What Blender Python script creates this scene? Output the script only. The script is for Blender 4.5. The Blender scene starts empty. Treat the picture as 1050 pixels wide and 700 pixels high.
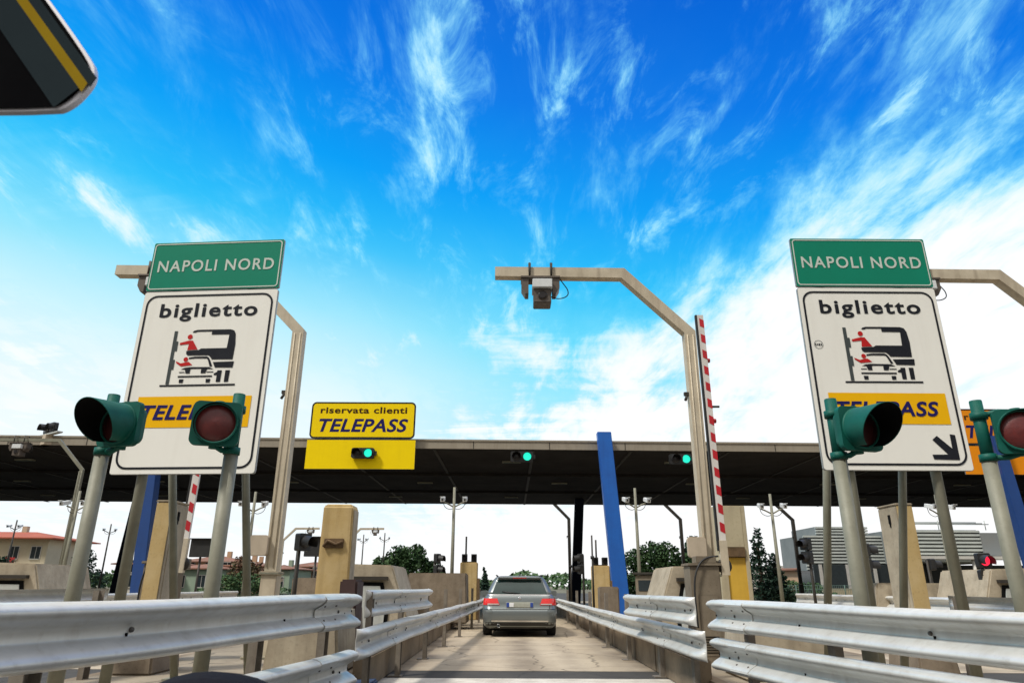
import bpy, bmesh, math, random
from mathutils import Vector, Matrix
random.seed(7)
S = bpy.context.scene
COL = S.collection
R = math.radians
V = Vector

# ------------------------------------------------------------------ node helpers / materials
def _n(nt, t, **kw):
    n = nt.nodes.new(t)
    for k, v in kw.items():
        setattr(n, k, v)
    return n

def surf(name, col, col2=None, scale=4.0, rough=.6, metal=0.0, bump=0.0, streak=0.0, streak_col=(.08, .06, .045),
         spec=.5, lo=.35, hi=.7, speck=0.0, coat=0.0):
    """painted / metal / concrete surface: two tones mixed by noise, optional vertical run-off streaks, specks and bump"""
    m = bpy.data.materials.new(name); m.use_nodes = True
    nt = m.node_tree; b = nt.nodes['Principled BSDF']
    tc = _n(nt, 'ShaderNodeTexCoord'); L = nt.links.new
    n1 = _n(nt, 'ShaderNodeTexNoise'); n1.inputs['Scale'].default_value = scale; n1.inputs['Detail'].default_value = 8
    n1.inputs['Roughness'].default_value = .65
    L(tc.outputs['Object'], n1.inputs['Vector'])
    r1 = _n(nt, 'ShaderNodeMapRange'); r1.inputs[1].default_value = lo; r1.inputs[2].default_value = hi
    L(n1.outputs['Fac'], r1.inputs[0])
    mx = _n(nt, 'ShaderNodeMix', data_type='RGBA')
    c2 = col2 or tuple(c * .75 for c in col)
    mx.inputs[6].default_value = (*col, 1); mx.inputs[7].default_value = (*c2, 1)
    L(r1.outputs[0], mx.inputs[0]); out = mx.outputs[2]
    if streak:
        mp = _n(nt, 'ShaderNodeMapping'); mp.inputs['Scale'].default_value = (6, 6, .45)
        L(tc.outputs['Object'], mp.inputs['Vector'])
        n2 = _n(nt, 'ShaderNodeTexNoise'); n2.inputs['Scale'].default_value = 1.3; n2.inputs['Detail'].default_value = 5
        L(mp.outputs[0], n2.inputs['Vector'])
        r2 = _n(nt, 'ShaderNodeMapRange'); r2.inputs[1].default_value = .5; r2.inputs[2].default_value = .78
        r2.inputs[4].default_value = streak * .75
        L(n2.outputs['Fac'], r2.inputs[0])
        m2 = _n(nt, 'ShaderNodeMix', data_type='RGBA'); m2.inputs[7].default_value = (*streak_col, 1)
        L(r2.outputs[0], m2.inputs[0]); L(out, m2.inputs[6]); out = m2.outputs[2]
    if speck:
        n3 = _n(nt, 'ShaderNodeTexNoise'); n3.inputs['Scale'].default_value = scale * 14; n3.inputs['Detail'].default_value = 3
        L(tc.outputs['Object'], n3.inputs['Vector'])
        r3 = _n(nt, 'ShaderNodeMapRange'); r3.inputs[1].default_value = .58; r3.inputs[2].default_value = .72
        r3.inputs[4].default_value = speck
        L(n3.outputs['Fac'], r3.inputs[0])
        m3 = _n(nt, 'ShaderNodeMix', data_type='RGBA'); m3.inputs[7].default_value = (*streak_col, 1)
        L(r3.outputs[0], m3.inputs[0]); L(out, m3.inputs[6]); out = m3.outputs[2]
    L(out, b.inputs['Base Color'])
    rr = _n(nt, 'ShaderNodeMapRange'); rr.inputs[3].default_value = max(.05, rough - .12); rr.inputs[4].default_value = min(1, rough + .12)
    L(n1.outputs['Fac'], rr.inputs[0]); L(rr.outputs[0], b.inputs['Roughness'])
    b.inputs['Metallic'].default_value = metal
    b.inputs['Specular IOR Level'].default_value = spec
    b.inputs['Coat Weight'].default_value = coat
    if bump:
        bp = _n(nt, 'ShaderNodeBump'); bp.inputs['Strength'].default_value = bump; bp.inputs['Distance'].default_value = .02
        L(n1.outputs['Fac'], bp.inputs['Height']); L(bp.outputs[0], b.inputs['Normal'])
    return m

def glow(name, col, strength):
    m = bpy.data.materials.new(name); m.use_nodes = True
    b = m.node_tree.nodes['Principled BSDF']
    b.inputs['Base Color'].default_value = (*[c * .4 for c in col], 1)
    b.inputs['Emission Color'].default_value = (*col, 1); b.inputs['Emission Strength'].default_value = strength
    return m

def glassy(name, col, rough=.05):
    m = surf(name, col, tuple(c * .7 for c in col), 3, rough, 0, spec=.5)
    return m

M = dict(
    galv=surf('galvanised', (.46, .47, .44), (.33, .34, .31), 5, .5, .35, .05, .3, (.16, .13, .10), speck=.12),
    galv_post=surf('dull_galvanised', (.25, .245, .185), (.18, .175, .13), 4, .6, .05, .05, .4, (.12, .095, .06), speck=.2),
    rail=surf('rail_zinc', (.70, .695, .66), (.54, .54, .51), 1.3, .36, .22, .02, .32, (.26, .2, .13), speck=.16),
    rail_post=surf('rail_post', (.24, .21, .17), (.15, .125, .1), 6, .7, .2, .1, .5, (.1, .06, .035), speck=.3),
    mast=surf('mast_paint', (.60, .52, .39), (.47, .40, .29), 3, .6, 0, .05, .5, (.16, .11, .07), speck=.06),
    bolt=surf('bolt_steel', (.16, .15, .14), (.09, .08, .07), 10, .5, .7),
    concrete=surf('old_concrete', (.47, .405, .30), (.27, .22, .155), 1.7, .9, 0, .35, .5, (.1, .085, .06), speck=.25),
    concrete_dark=surf('stained_concrete', (.25, .20, .145), (.15, .115, .08), 2.6, .92, 0, .4, .4, (.06, .045, .03), speck=.35),
    panel=surf('pale_panel', (.52, .54, .52), (.42, .44, .41), 2, .7, 0, .05, .35, (.2, .17, .13)),
    yellow=surf('weathered_yellow', (.56, .42, .21), (.47, .32, .115), 2.2, .75, 0, .1, .5, (.24, .15, .05), speck=.25),
    yellow_clean=surf('yellow_niche', (.70, .43, .05), (.6, .36, .04), 2.5, .65, 0, .06, .35, (.3, .17, .03)),
    cream=surf('cream_render', (.52, .45, .30), (.42, .36, .24), 2, .8, 0, .12, .4, (.2, .15, .09), speck=.2),
    niche=surf('rusty_plate', (.19, .12, .06), (.10, .06, .03), 9, .8, .2, .3, .3),
    blue=surf('blue_paint', (.012, .125, .50), (.010, .10, .42), 1.6, .45, 0, .03, .25, (.008, .05, .22), speck=.08),
    fascia=surf('fascia_sheet', (.34, .30, .235), (.27, .235, .185), .8, .6, .1, .03, .5, (.18, .14, .1)),
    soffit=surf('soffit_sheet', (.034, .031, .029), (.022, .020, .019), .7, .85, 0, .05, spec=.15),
    roof_top=surf('roof_felt', (.22, .21, .2), (.16, .155, .15), 1, .9),
    black=surf('black_plastic', (.012, .012, .013), (.02, .02, .02), 8, .55, 0),
    hole=surf('dark_inside', (.006, .006, .006), (.01, .01, .01), 8, .9, 0, spec=.1),
    green_sig=surf('signal_green', (.003, .105, .078), (.003, .075, .056), 6, .55, 0, .05, .3, (.012, .05, .035), speck=.15, spec=.25),
    lens_red=surf('unlit_red_lens', (.13, .018, .016), (.09, .012, .012), 24, .35, 0, .15, spec=.6),
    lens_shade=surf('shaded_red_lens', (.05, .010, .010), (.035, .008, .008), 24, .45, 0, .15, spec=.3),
    lens_dark=surf('unlit_lens', (.02, .014, .014), (.012, .01, .01), 20, .3, 0),
    lit_green=glow('lit_green_lens', (.02, .85, .60), 1.1),
    lit_red=glow('lit_red_lens', (1.0, .02, .06), 1.4),
    sign_white=surf('sign_white', (.90, .885, .82), (.86, .84, .775), 1.3, .5, 0, 0, .15, (.5, .45, .36), lo=.3, hi=.75, spec=.12),
    sign_green=surf('sign_green', (.006, .235, .145), (.006, .215, .13), 2, .5, 0, 0, .15, (.01, .17, .11), spec=.12),
    sign_letter=surf('sign_pale_letter', (.62, .68, .62), (.54, .60, .54), 6, .5, spec=.12),
    sign_black=surf('sign_black', (.014, .016, .022), (.02, .022, .028), 10, .5, spec=.12),
    sign_grey=surf('sign_grey', (.07, .085, .085), (.06, .07, .07), 10, .5, spec=.12),
    sign_red=surf('sign_red', (.55, .02, .02), (.48, .02, .02), 6, .5, spec=.12),
    sign_amber=surf('sign_amber', (.92, .50, .004), (.88, .47, .004), 4, .5, streak=.1, streak_col=(.6, .28, .01), spec=.12),
    sign_yellow=surf('sign_yellow', (.92, .68, .002), (.88, .64, .002), 2, .5, streak=.12, streak_col=(.6, .42, .01), spec=.12),
    sign_orange=surf('sign_orange', (.80, .27, .008), (.76, .25, .008), 2, .5, spec=.12),
    sign_navy=surf('sign_navy', (.016, .014, .12), (.014, .012, .10), 8, .5, spec=.12),
    sign_brown=surf('sign_brown', (.06, .028, .006), (.05, .022, .006), 8, .5, spec=.12),
    alu=surf('sign_back', (.42, .43, .43), (.36, .37, .37), 3, .45, .6, 0, .2),
    boom_white=surf('boom_white', (.74, .70, .66), (.66, .62, .57), 4, .5, 0, 0, .25, (.4, .33, .27)),
    boom_red=surf('boom_red', (.55, .012, .022), (.45, .012, .02), 5, .5),
    machine=surf('machine_cabinet', (.26, .215, .155), (.17, .135, .095), 3, .65, .2, .1, .45, (.08, .055, .035), speck=.3),
    box_beige=surf('junction_beige', (.55, .46, .35), (.47, .39, .29), 5, .6, 0, .03, .25),
    cam_body=surf('camera_shell', (.13, .105, .085), (.10, .08, .065), 6, .5, .2),
    cam_white=surf('camera_white', (.72, .74, .74), (.64, .66, .66), 6, .45),
    kerb=surf('kerb_stone', (.26, .20, .135), (.15, .11, .07), 1.6, .9, 0, .4, .2, (.09, .07, .05), speck=.4),
    paint_line=surf('road_paint', (.62, .58, .5), (.4, .36, .3), 3, .8, speck=.5, streak_col=(.15, .12, .1)),
    car_paint=surf('silver_paint', (.20, .225, .225), (.185, .205, .205), 1.5, .32, .5, 0, coat=.5),
    car_glass=glassy('car_glass', (.012, .034, .032), .06),
    car_red=surf('tail_lens', (.80, .02, .015), (.62, .012, .012), 30, .2, 0, spec=.8, coat=.5),
    car_lens=surf('clear_lens', (.6, .58, .56), (.5, .48, .46), 30, .2, 0),
    plate=surf('plate_pale', (.36, .37, .32), (.31, .32, .27), 20, .45),
    plate_white=surf('plate_white', (.75, .76, .78), (.68, .69, .7), 20, .45),
    plate_blue=surf('plate_blue', (.02, .06, .3), (.02, .05, .25), 20, .45),
    tyre=surf('tyre', (.012, .012, .012), (.02, .019, .018), 12, .85, 0, .1),
    chrome=surf('chrome', (.7, .7, .7), (.62, .62, .62), 10, .15, 1),
    dash=surf('dash_plastic', (.009, .008, .012), (.012, .011, .014), 60, .85, 0, .2, spec=.1),
    mirror_shell=surf('mirror_shell', (.006, .006, .007), (.008, .008, .009), 30, 1, spec=.0),
    mirror_slate=surf('mirror_slate', (.03, .042, .048), (.026, .036, .042), 10, 1, spec=.0),
    mirror_gold=surf('mirror_gold', (.35, .24, .02), (.30, .19, .015), 10, 1, spec=.0),
    mirror_rim=surf('mirror_rim', (.93, .90, .95), (.90, .88, .93), 10, .35),
    clay_roof=surf('clay_roof', (.24, .11, .07), (.17, .085, .055), .8, .9, 0, .1),
    red_roof=surf('red_roof', (.40, .10, .05), (.30, .075, .04), .8, .85, 0, .1),
    wall_a=surf('wall_sand', (.42, .36, .24), (.34, .29, .19), .5, .9),
    wall_e=surf('wall_pale_sand', (.52, .46, .33), (.44, .38, .27), .5, .9),
    wall_b=surf('wall_peach', (.55, .36, .22), (.46, .3, .19), .5, .9),
    wall_c=surf('wall_sage', (.28, .36, .27), (.23, .3, .22), .5, .9),
    wall_d=surf('wall_white', (.62, .6, .55), (.52, .5, .46), .5, .9),
    win=glassy('window_glass', (.03, .04, .045), .1),
    teal_glass=glassy('teal_glass', (.03, .12, .12), .1),
    frame=surf('window_frame', (.5, .48, .44), (.42, .4, .37), 3, .6),
    louvre=surf('louvre_grey', (.44, .46, .43), (.34, .37, .35), .6, .55, .2),
    louvre_gap=surf('louvre_gap', (.20, .22, .215), (.16, .18, .18), .6, .7),
    slab_blue=surf('slab_bluegrey', (.20, .23, .25), (.22, .20, .17), .08, .6, .1),
    bark=surf('bark', (.10, .07, .045), (.06, .042, .03), 6, .95, 0, .4),
    red_plain=surf('red_plastic', (.45, .03, .03), (.38, .025, .025), 6, .5),
    blue_sheet=surf('blue_kerb_paint', (.05, .085, .17), (.04, .06, .12), 6, .7, 0, .2, speck=.3),
    pole_teal=surf('pole_teal', (.10, .17, .14), (.08, .13, .11), 4, .6, .2, .05, .3),
    maroon=surf('maroon_cabinet', (.06, .028, .026), (.04, .02, .018), 3, .7, 0, .1, .3),
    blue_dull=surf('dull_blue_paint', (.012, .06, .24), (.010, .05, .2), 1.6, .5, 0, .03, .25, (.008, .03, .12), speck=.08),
    navy=surf('navy_paint', (.004, .010, .035), (.004, .008, .028), 2, .6, 0, spec=.2),  # the blue strut paint with backlit shade put into its colour
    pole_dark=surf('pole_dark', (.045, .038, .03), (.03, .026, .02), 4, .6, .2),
)

def leaf_mat(name, a, b):
    m = bpy.data.materials.new(name); m.use_nodes = True
    nt = m.node_tree; p = nt.nodes['Principled BSDF']; L = nt.links.new
    tc = _n(nt, 'ShaderNodeTexCoord'); n = _n(nt, 'ShaderNodeTexNoise'); n.inputs['Scale'].default_value = 1.1; n.inputs['Detail'].default_value = 6
    L(tc.outputs['Object'], n.inputs['Vector'])
    mr = _n(nt, 'ShaderNodeMapRange'); mr.inputs[1].default_value = .35; mr.inputs[2].default_value = .68; L(n.outputs['Fac'], mr.inputs[0])
    mx = _n(nt, 'ShaderNodeMix', data_type='RGBA'); mx.inputs[6].default_value = (*a, 1); mx.inputs[7].default_value = (*b, 1)
    L(mr.outputs[0], mx.inputs[0]); L(mx.outputs[2], p.inputs['Base Color'])
    p.inputs['Roughness'].default_value = .7; p.inputs['Specular IOR Level'].default_value = .25
    return m
M['leaf'] = leaf_mat('leaf_dark', (.018, .05, .016), (.05, .095, .03))
M['leaf2'] = leaf_mat('leaf_mid', (.03, .075, .028), (.075, .13, .045))
M['leaf3'] = leaf_mat('leaf_pine', (.012, .035, .022), (.028, .06, .034))
M['leaf4'] = leaf_mat('leaf_rust', (.12, .05, .03), (.07, .09, .035))
M['grass'] = leaf_mat('grass_blade', (.06, .085, .03), (.12, .12, .05))

# ------------------------------------------------------------------ mesh builder
class MB:
    def __init__(s): s.v = []; s.f = []; s.m = []; s.s = []; s.mats = []
    def mi(s, mat):
        if mat not in s.mats: s.mats.append(mat)
        return s.mats.index(mat)
    def add(s, vs, fs, mat, smooth=False):
        o = len(s.v); s.v += [tuple(v) for v in vs]; k = s.mi(mat)
        for f in fs: s.f.append([i + o for i in f]); s.m.append(k); s.s.append(smooth)
        return s
    def box(s, c, d, mat, rot=None):
        x, y, z = [q / 2 for q in d]
        vs = [V((a * x, b * y, e * z)) for e in (-1, 1) for a, b in ((-1, -1), (1, -1), (1, 1), (-1, 1))]
        if rot: vs = [rot @ v for v in vs]
        vs = [v + V(c) for v in vs]
        return s.add(vs, [(3, 2, 1, 0), (4, 5, 6, 7), (0, 1, 5, 4), (1, 2, 6, 5), (2, 3, 7, 6), (3, 0, 4, 7)], mat)
    def bx(s, x0, x1, y0, y1, z0, z1, mat):
        return s.box(((x0 + x1) / 2, (y0 + y1) / 2, (z0 + z1) / 2), (x1 - x0, y1 - y0, z1 - z0), mat)
    def loft(s, rings, mat, smooth=False, cap=True, closed=True):
        n = len(rings[0]); vs = [p for r in rings for p in r]; fs = []
        for i in range(len(rings) - 1):
            for j in range(n if closed else n - 1):
                a = i * n + j; b = i * n + (j + 1) % n
                fs.append((a, b, b + n, a + n))
        s.add(vs, fs, mat, smooth)
        if cap and closed:
            o = len(s.v) - len(vs)
            k = s.mi(mat)
            s.f.append([o + j for j in range(n)][::-1]); s.m.append(k); s.s.append(False)
            s.f.append([o + (len(rings) - 1) * n + j for j in range(n)]); s.m.append(k); s.s.append(False)
        return s
    def tube(s, pts, r, mat, n=12, cap=True, square=False):
        pts = [V(p) for p in pts]; rings = []
        rs = r if isinstance(r, (list, tuple)) else [r] * len(pts)
        up = None
        for i, p in enumerate(pts):
            t = (pts[min(i + 1, len(pts) - 1)] - pts[max(i - 1, 0)]).normalized()
            if up is None:
                up = V((0, 1, 0)) if abs(t.y) < .8 else V((0, 0, 1))
            a = t.cross(up).normalized(); b = a.cross(t).normalized(); up = b
            k = 1.0
            if 0 < i < len(pts) - 1:
                d0 = (pts[i] - pts[i - 1]).normalized(); d1 = (pts[i + 1] - pts[i]).normalized()
                k = 1 / max(.5, math.cos(d0.angle(d1) / 2))
            if square:
                q = rs[i]
                rings.append([p + a * x * q * k + b * y * q for x, y in ((-1, -1), (1, -1), (1, 1), (-1, 1))])
            else:
                rings.append([p + (a * math.cos(2 * math.pi * j / n) * (k if len(pts) < 6 else 1) + b * math.sin(2 * math.pi * j / n)) * rs[i] for j in range(n)])
        return s.loft(rings, mat, not square, cap)
    def poly(s, pts, mat, y=0.0):
        """flat polygon in the local XZ plane facing -Y"""
        a = sum(pts[i][0] * pts[(i + 1) % len(pts)][1] - pts[(i + 1) % len(pts)][0] * pts[i][1] for i in range(len(pts)))
        p = pts if a > 0 else pts[::-1]
        return s.add([(x, y, z) for x, z in p], [tuple(range(len(p)))], mat)
    def disc(s, x, z, r, mat, y=0.0, n=20):
        return s.poly([(x + r * math.cos(2 * math.pi * i / n), z + r * math.sin(2 * math.pi * i / n)) for i in range(n)], mat, y)
    def prism(s, pts, y0, y1, mat):
        """XZ polygon extruded in Y"""
        a = sum(pts[i][0] * pts[(i + 1) % len(pts)][1] - pts[(i + 1) % len(pts)][0] * pts[i][1] for i in range(len(pts)))
        p = pts if a > 0 else pts[::-1]; n = len(p)
        vs = [(x, y0, z) for x, z in p] + [(x, y1, z) for x, z in p]
        fs = [tuple(range(n)), tuple(range(n, 2 * n))[::-1]] + [(i + n, (i + 1) % n + n, (i + 1) % n, i) for i in range(n)]
        return s.add(vs, fs, mat)
    def lathe(s, o, axis, prof, mat, n=24, smooth=True, cap=False):
        """profile [(r, h)] turned around an axis through o"""
        axis = V(axis).normalized(); a = axis.orthogonal().normalized(); b = axis.cross(a)
        rings = [[V(o) + axis * h + (a * math.cos(2 * math.pi * j / n) + b * math.sin(2 * math.pi * j / n)) * r for j in range(n)] for r, h in prof]
        return s.loft(rings, mat, smooth, cap)
    def build(s, name, parent=None, loc=(0, 0, 0), rotz=0, bevel=0, seg=2):
        me = bpy.data.meshes.new(name); me.from_pydata(s.v, [], s.f)
        for m in s.mats: me.materials.append(m)
        for i, p in enumerate(me.polygons): p.material_index = s.m[i]; p.use_smooth = s.s[i]
        bm = bmesh.new(); bm.from_mesh(me)
        bmesh.ops.recalc_face_normals(bm, faces=bm.faces) if any(len(f.edges) for f in bm.faces if all(len(e.link_faces) == 2 for e in f.edges)) else None
        if bevel:
            es = [e for e in bm.edges if len(e.link_faces) == 2 and e.calc_face_angle(0) > R(35)]
            bmesh.ops.bevel(bm, geom=es, offset=bevel, segments=seg, affect='EDGES', clamp_overlap=True)
        bm.to_mesh(me); bm.free(); me.update()
        o = bpy.data.objects.new(name, me); COL.objects.link(o)
        o.location = loc; o.rotation_euler = (0, 0, rotz)
        if parent: o.parent = parent
        return o

def tag(o, label=None, cat=None, group=None, kind=None):
    if label: o['label'] = label
    if cat: o['category'] = cat
    if group: o['group'] = group
    if kind: o['kind'] = kind
    return o
def thing(name, label, cat, loc=(0, 0, 0), rotz=0, group=None):
    o = bpy.data.objects.new(name, None); COL.objects.link(o)
    o.location = loc; o.rotation_euler = (0, 0, rotz); o.empty_display_size = .2
    return tag(o, label, cat, group)
def structure(o): o['kind'] = 'structure'; return o
def dup(src, loc, rotz=0, label=None, scale=None, group=None):
    def cp(o, par):
        c = o.copy(); COL.objects.link(c)
        if par: c.parent = par
        for ch in o.children: cp(ch, c)
        return c
    r = cp(src, None); r.location = loc; r.rotation_euler = (0, 0, rotz)
    if scale: r.scale = (scale,) * 3
    if label: r['label'] = label
    if group: r['group'] = group
    return r

def lettering(text, x0, x1, z0, z1, y, mat, bold=.0, shear=0.0, spacing=1.0, ref=None):
    """real letter outlines as a flat sheet in the local XZ plane, fitted to a box; z0..z1 is the height of ref (default the text)"""
    cu = bpy.data.curves.new('lettering', 'FONT'); cu.body = text; cu.shear = shear; cu.offset = bold
    cu.space_character = spacing; cu.resolution_u = 4; cu.fill_mode = 'FRONT'
    ob = bpy.data.objects.new('lettering', cu); COL.objects.link(ob)
    def grab(t):
        cu.body = t; bpy.context.view_layer.update()
        return bpy.data.meshes.new_from_object(ob.evaluated_get(bpy.context.evaluated_depsgraph_get()))
    mr = grab(ref or text); zs = [v.co.y for v in mr.vertices]; ra, rb = min(zs), max(zs)
    me = grab(text); xs = [v.co.x for v in me.vertices]; xa, xb = min(xs), max(xs)
    vs = [(x0 + (v.co.x - xa) / (xb - xa) * (x1 - x0), y, z0 + (v.co.y - ra) / (rb - ra) * (z1 - z0)) for v in me.vertices]
    fs = [tuple(p.vertices) for p in me.polygons]
    bpy.data.objects.remove(ob); bpy.data.curves.remove(cu)
    mb = MB(); mb.add(vs, fs, mat)
    return mb

def rrect(x0, x1, z0, z1, r, n=6):
    out = []
    for cx, cz, a0 in ((x1 - r, z1 - r, 0), (x0 + r, z1 - r, 90), (x0 + r, z0 + r, 180), (x1 - r, z0 + r, 270)):
        for i in range(n + 1):
            a = R(a0 + 90 * i / n); out.append((cx + r * math.cos(a), cz + r * math.sin(a)))
    return out
def ring_sheet(outer, inner, mat, y):
    mb = MB(); n = len(outer)
    mb.add([(x, y, z) for x, z in outer] + [(x, y, z) for x, z in inner], [(i, (i + 1) % n, (i + 1) % n + n, i + n) for i in range(n)], mat)
    return mb

# ------------------------------------------------------------------ ground, road, islands
def ground_mat(name, a, b, c, scale, crack=.0, stain=0.0):
    m = surf(name, a, b, scale, .92, 0, .25, 0, c, speck=.35)
    nt = m.node_tree; p = nt.nodes['Principled BSDF']; L = nt.links.new
    src = p.inputs['Base Color'].links[0].from_socket
    tc = _n(nt, 'ShaderNodeTexCoord'); n = _n(nt, 'ShaderNodeTexNoise'); n.inputs['Scale'].default_value = .5; n.inputs['Detail'].default_value = 7
    mp = _n(nt, 'ShaderNodeMapping'); mp.inputs['Scale'].default_value = (1.6, .45, 1); L(tc.outputs['Object'], mp.inputs[0]); L(mp.outputs[0], n.inputs['Vector'])
    mr = _n(nt, 'ShaderNodeMapRange'); mr.inputs[1].default_value = .45; mr.inputs[2].default_value = .72; mr.inputs[4].default_value = .6
    L(n.outputs['Fac'], mr.inputs[0])
    mx = _n(nt, 'ShaderNodeMix', data_type='RGBA'); mx.inputs[7].default_value = (*c, 1); L(mr.outputs[0], mx.inputs[0]); L(src, mx.inputs[6])
    vo = _n(nt, 'ShaderNodeTexVoronoi'); vo.feature = 'DISTANCE_TO_EDGE'; vo.inputs['Scale'].default_value = .55
    wn = _n(nt, 'ShaderNodeTexNoise'); wn.inputs['Scale'].default_value = 2.0; wn.inputs['Detail'].default_value = 6; L(tc.outputs['Object'], wn.inputs['Vector'])
    va = _n(nt, 'ShaderNodeVectorMath', operation='MULTIPLY_ADD'); va.inputs[1].default_value = (.5, .5, 0); L(wn.outputs['Color'], va.inputs[0]); L(tc.outputs['Object'], va.inputs[2]); L(va.outputs[0], vo.inputs['Vector'])
    vr = _n(nt, 'ShaderNodeMapRange'); vr.inputs[1].default_value = .012; vr.inputs[2].default_value = .004; vr.inputs[4].default_value = .6; L(vo.outputs['Distance'], vr.inputs[0])
    m4 = _n(nt, 'ShaderNodeMix', data_type='RGBA'); m4.inputs[7].default_value = (*[q * .4 for q in c], 1); L(vr.outputs[0], m4.inputs[0]); L(mx.outputs[2], m4.inputs[6])
    L(m4.outputs[2], p.inputs['Base Color'])
    return m
M['earth'] = ground_mat('dry_earth', (.16, .14, .09), (.10, .095, .055), (.07, .075, .035), .4)
M['asphalt'] = ground_mat('plaza_asphalt', (.06, .053, .044), (.04, .036, .031), (.026, .024, .021), 1.5)
M['lane_concrete'] = ground_mat('lane_concrete', (.47, .39, .28), (.38, .31, .22), (.20, .155, .10), 1.2)
M['island_top'] = ground_mat('island_concrete', (.33, .275, .20), (.22, .18, .125), (.11, .085, .06), 1.3)

# tyre bands and an oil band down the lane slab
m = M['lane_concrete']; nt = m.node_tree; p = nt.nodes['Principled BSDF']; L = nt.links.new
src = p.inputs['Base Color'].links[0].from_socket
tc = _n(nt, 'ShaderNodeTexCoord'); sx = _n(nt, 'ShaderNodeSeparateXYZ'); L(tc.outputs['Object'], sx.inputs[0])
def mth(op, a, b=None):
    n = _n(nt, 'ShaderNodeMath', operation=op)
    for i, q in enumerate((a, b)):
        if q is None: continue
        if isinstance(q, (int, float)): n.inputs[i].default_value = q
        else: L(q, n.inputs[i])
    return n.outputs[0]
u_ = mth('PINGPONG', mth('SUBTRACT', sx.outputs[0], .22), 3.6)
def bandm(c, w_):
    n = _n(nt, 'ShaderNodeMapRange'); n.interpolation_type = 'SMOOTHSTEP'; n.inputs[1].default_value = w_; n.inputs[2].default_value = 0
    L(mth('ABSOLUTE', mth('SUBTRACT', u_, c)), n.inputs[0]); return n.outputs[0]
nz = _n(nt, 'ShaderNodeTexNoise'); nz.inputs['Scale'].default_value = 1.4; nz.inputs['Detail'].default_value = 8; L(tc.outputs['Object'], nz.inputs['Vector'])
nr = _n(nt, 'ShaderNodeMapRange'); nr.inputs[1].default_value = .3; nr.inputs[2].default_value = .7; L(nz.outputs['Fac'], nr.inputs[0])
edge_ = _n(nt, 'ShaderNodeMapRange'); edge_.inputs[1].default_value = 1.35; edge_.inputs[2].default_value = 2.0; edge_.interpolation_type = 'SMOOTHSTEP'; L(u_, edge_.inputs[0])
k_ = mth('MULTIPLY', mth('MAXIMUM', mth('MAXIMUM', mth('MULTIPLY', bandm(.05, .42), .8), mth('MULTIPLY', bandm(.85, .3), .5)), edge_.outputs[0]), mth('ADD', mth('MULTIPLY', nr.outputs[0], .8), .15))
mx = _n(nt, 'ShaderNodeMix', data_type='RGBA'); mx.inputs[7].default_value = (.085, .06, .04, 1); L(mth('MULTIPLY', k_, .85), mx.inputs[0]); L(src, mx.inputs[6]); L(mx.outputs[2], p.inputs['Base Color'])
structure(MB().add([(-1500, -300, 0), (1500, -300, 0), (1500, 2500, 0), (-1500, 2500, 0)], [(0, 1, 2, 3)], M['earth']).build('ground'))
structure(MB().add([(-46, -30, .004), (46, -30, .004), (46, 130, .004), (-46, 130, .004)], [(0, 1, 2, 3)], M['asphalt']).build('road'))
mb = MB()
for cx in (-14.1, -7.0, .25, 7.6, 14.7):
    for k in range(8):
        a = 11.65 + k * 4.8; b = a + 4.77
        mb.add([(cx - 2.3, a, .008), (cx + 2.25, a, .008), (cx + 2.25, b, .008), (cx - 2.3, b, .008)], [(0, 1, 2, 3)], M['lane_concrete'])
structure(mb.build('lane_pavement'))
mb = MB()
mb.add([(-2.3, 10.05, .008), (2.4, 10.05, .008), (2.4, 10.75, .008), (-2.3, 10.75, .008)], [(0, 1, 2, 3)], M['paint_line'])
structure(mb.build('road_marking'))

def island(x0, x1, y0, y1, h=.18):
    n = 10; w = (x1 - x0) / 2; cx = (x0 + x1) / 2
    pts = [(cx + w * math.cos(R(180 + 180 * i / n)), y0 + w * .8 + w * .8 * math.sin(R(180 + 180 * i / n))) for i in range(n + 1)] + [(x1, y1), (x0, y1)]
    mb = MB(); k = len(pts)
    ins = [(cx + (x - cx) * (1 - .16 / w), y + (.14 if i <= n else 0)) for i, (x, y) in enumerate(pts)]
    mb.add([(x, y, 0) for x, y in pts] + [(x, y, h) for x, y in pts], [(i, (i + 1) % k, (i + 1) % k + k, i + k) for i in range(k)], M['kerb'])
    mb.add([(x, y, h) for x, y in pts] + [(x, y, h) for x, y in ins], [(i, (i + 1) % k, (i + 1) % k + k, i + k) for i in range(k)], M['kerb'])
    mb.add([(x, y, h) for x, y in ins], [tuple(range(k))], M['island_top'])
    structure(mb.build('traffic_island'))
for a in ((-5.3, -1.98, 2.0, 54), (2.42, 5.95, 2.0, 54), (-12.5, -9.1, 6, 54), (9.6, 13.0, 6, 54), (-19.6, -16.2, 8, 54), (16.8, 20.2, 8, 54)):
    island(*a)

def kerb_wall(x0, x1, y0, y1, h):
    mb = MB(); n = int((y1 - y0) / 2.4)
    for i in range(n):
        a = y0 + (y1 - y0) * i / n; b = y0 + (y1 - y0) * (i + 1) / n - .012
        mb.bx(x0 + random.uniform(0, .012), x1, a, b, 0, h + random.uniform(-.012, .012), M['kerb'])
    structure(mb.build('kerb', bevel=.02))
kerb_wall(-2.02, -1.80, 9.6, 50, .40); kerb_wall(2.24, 2.46, 9.2, 50, .42)

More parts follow.
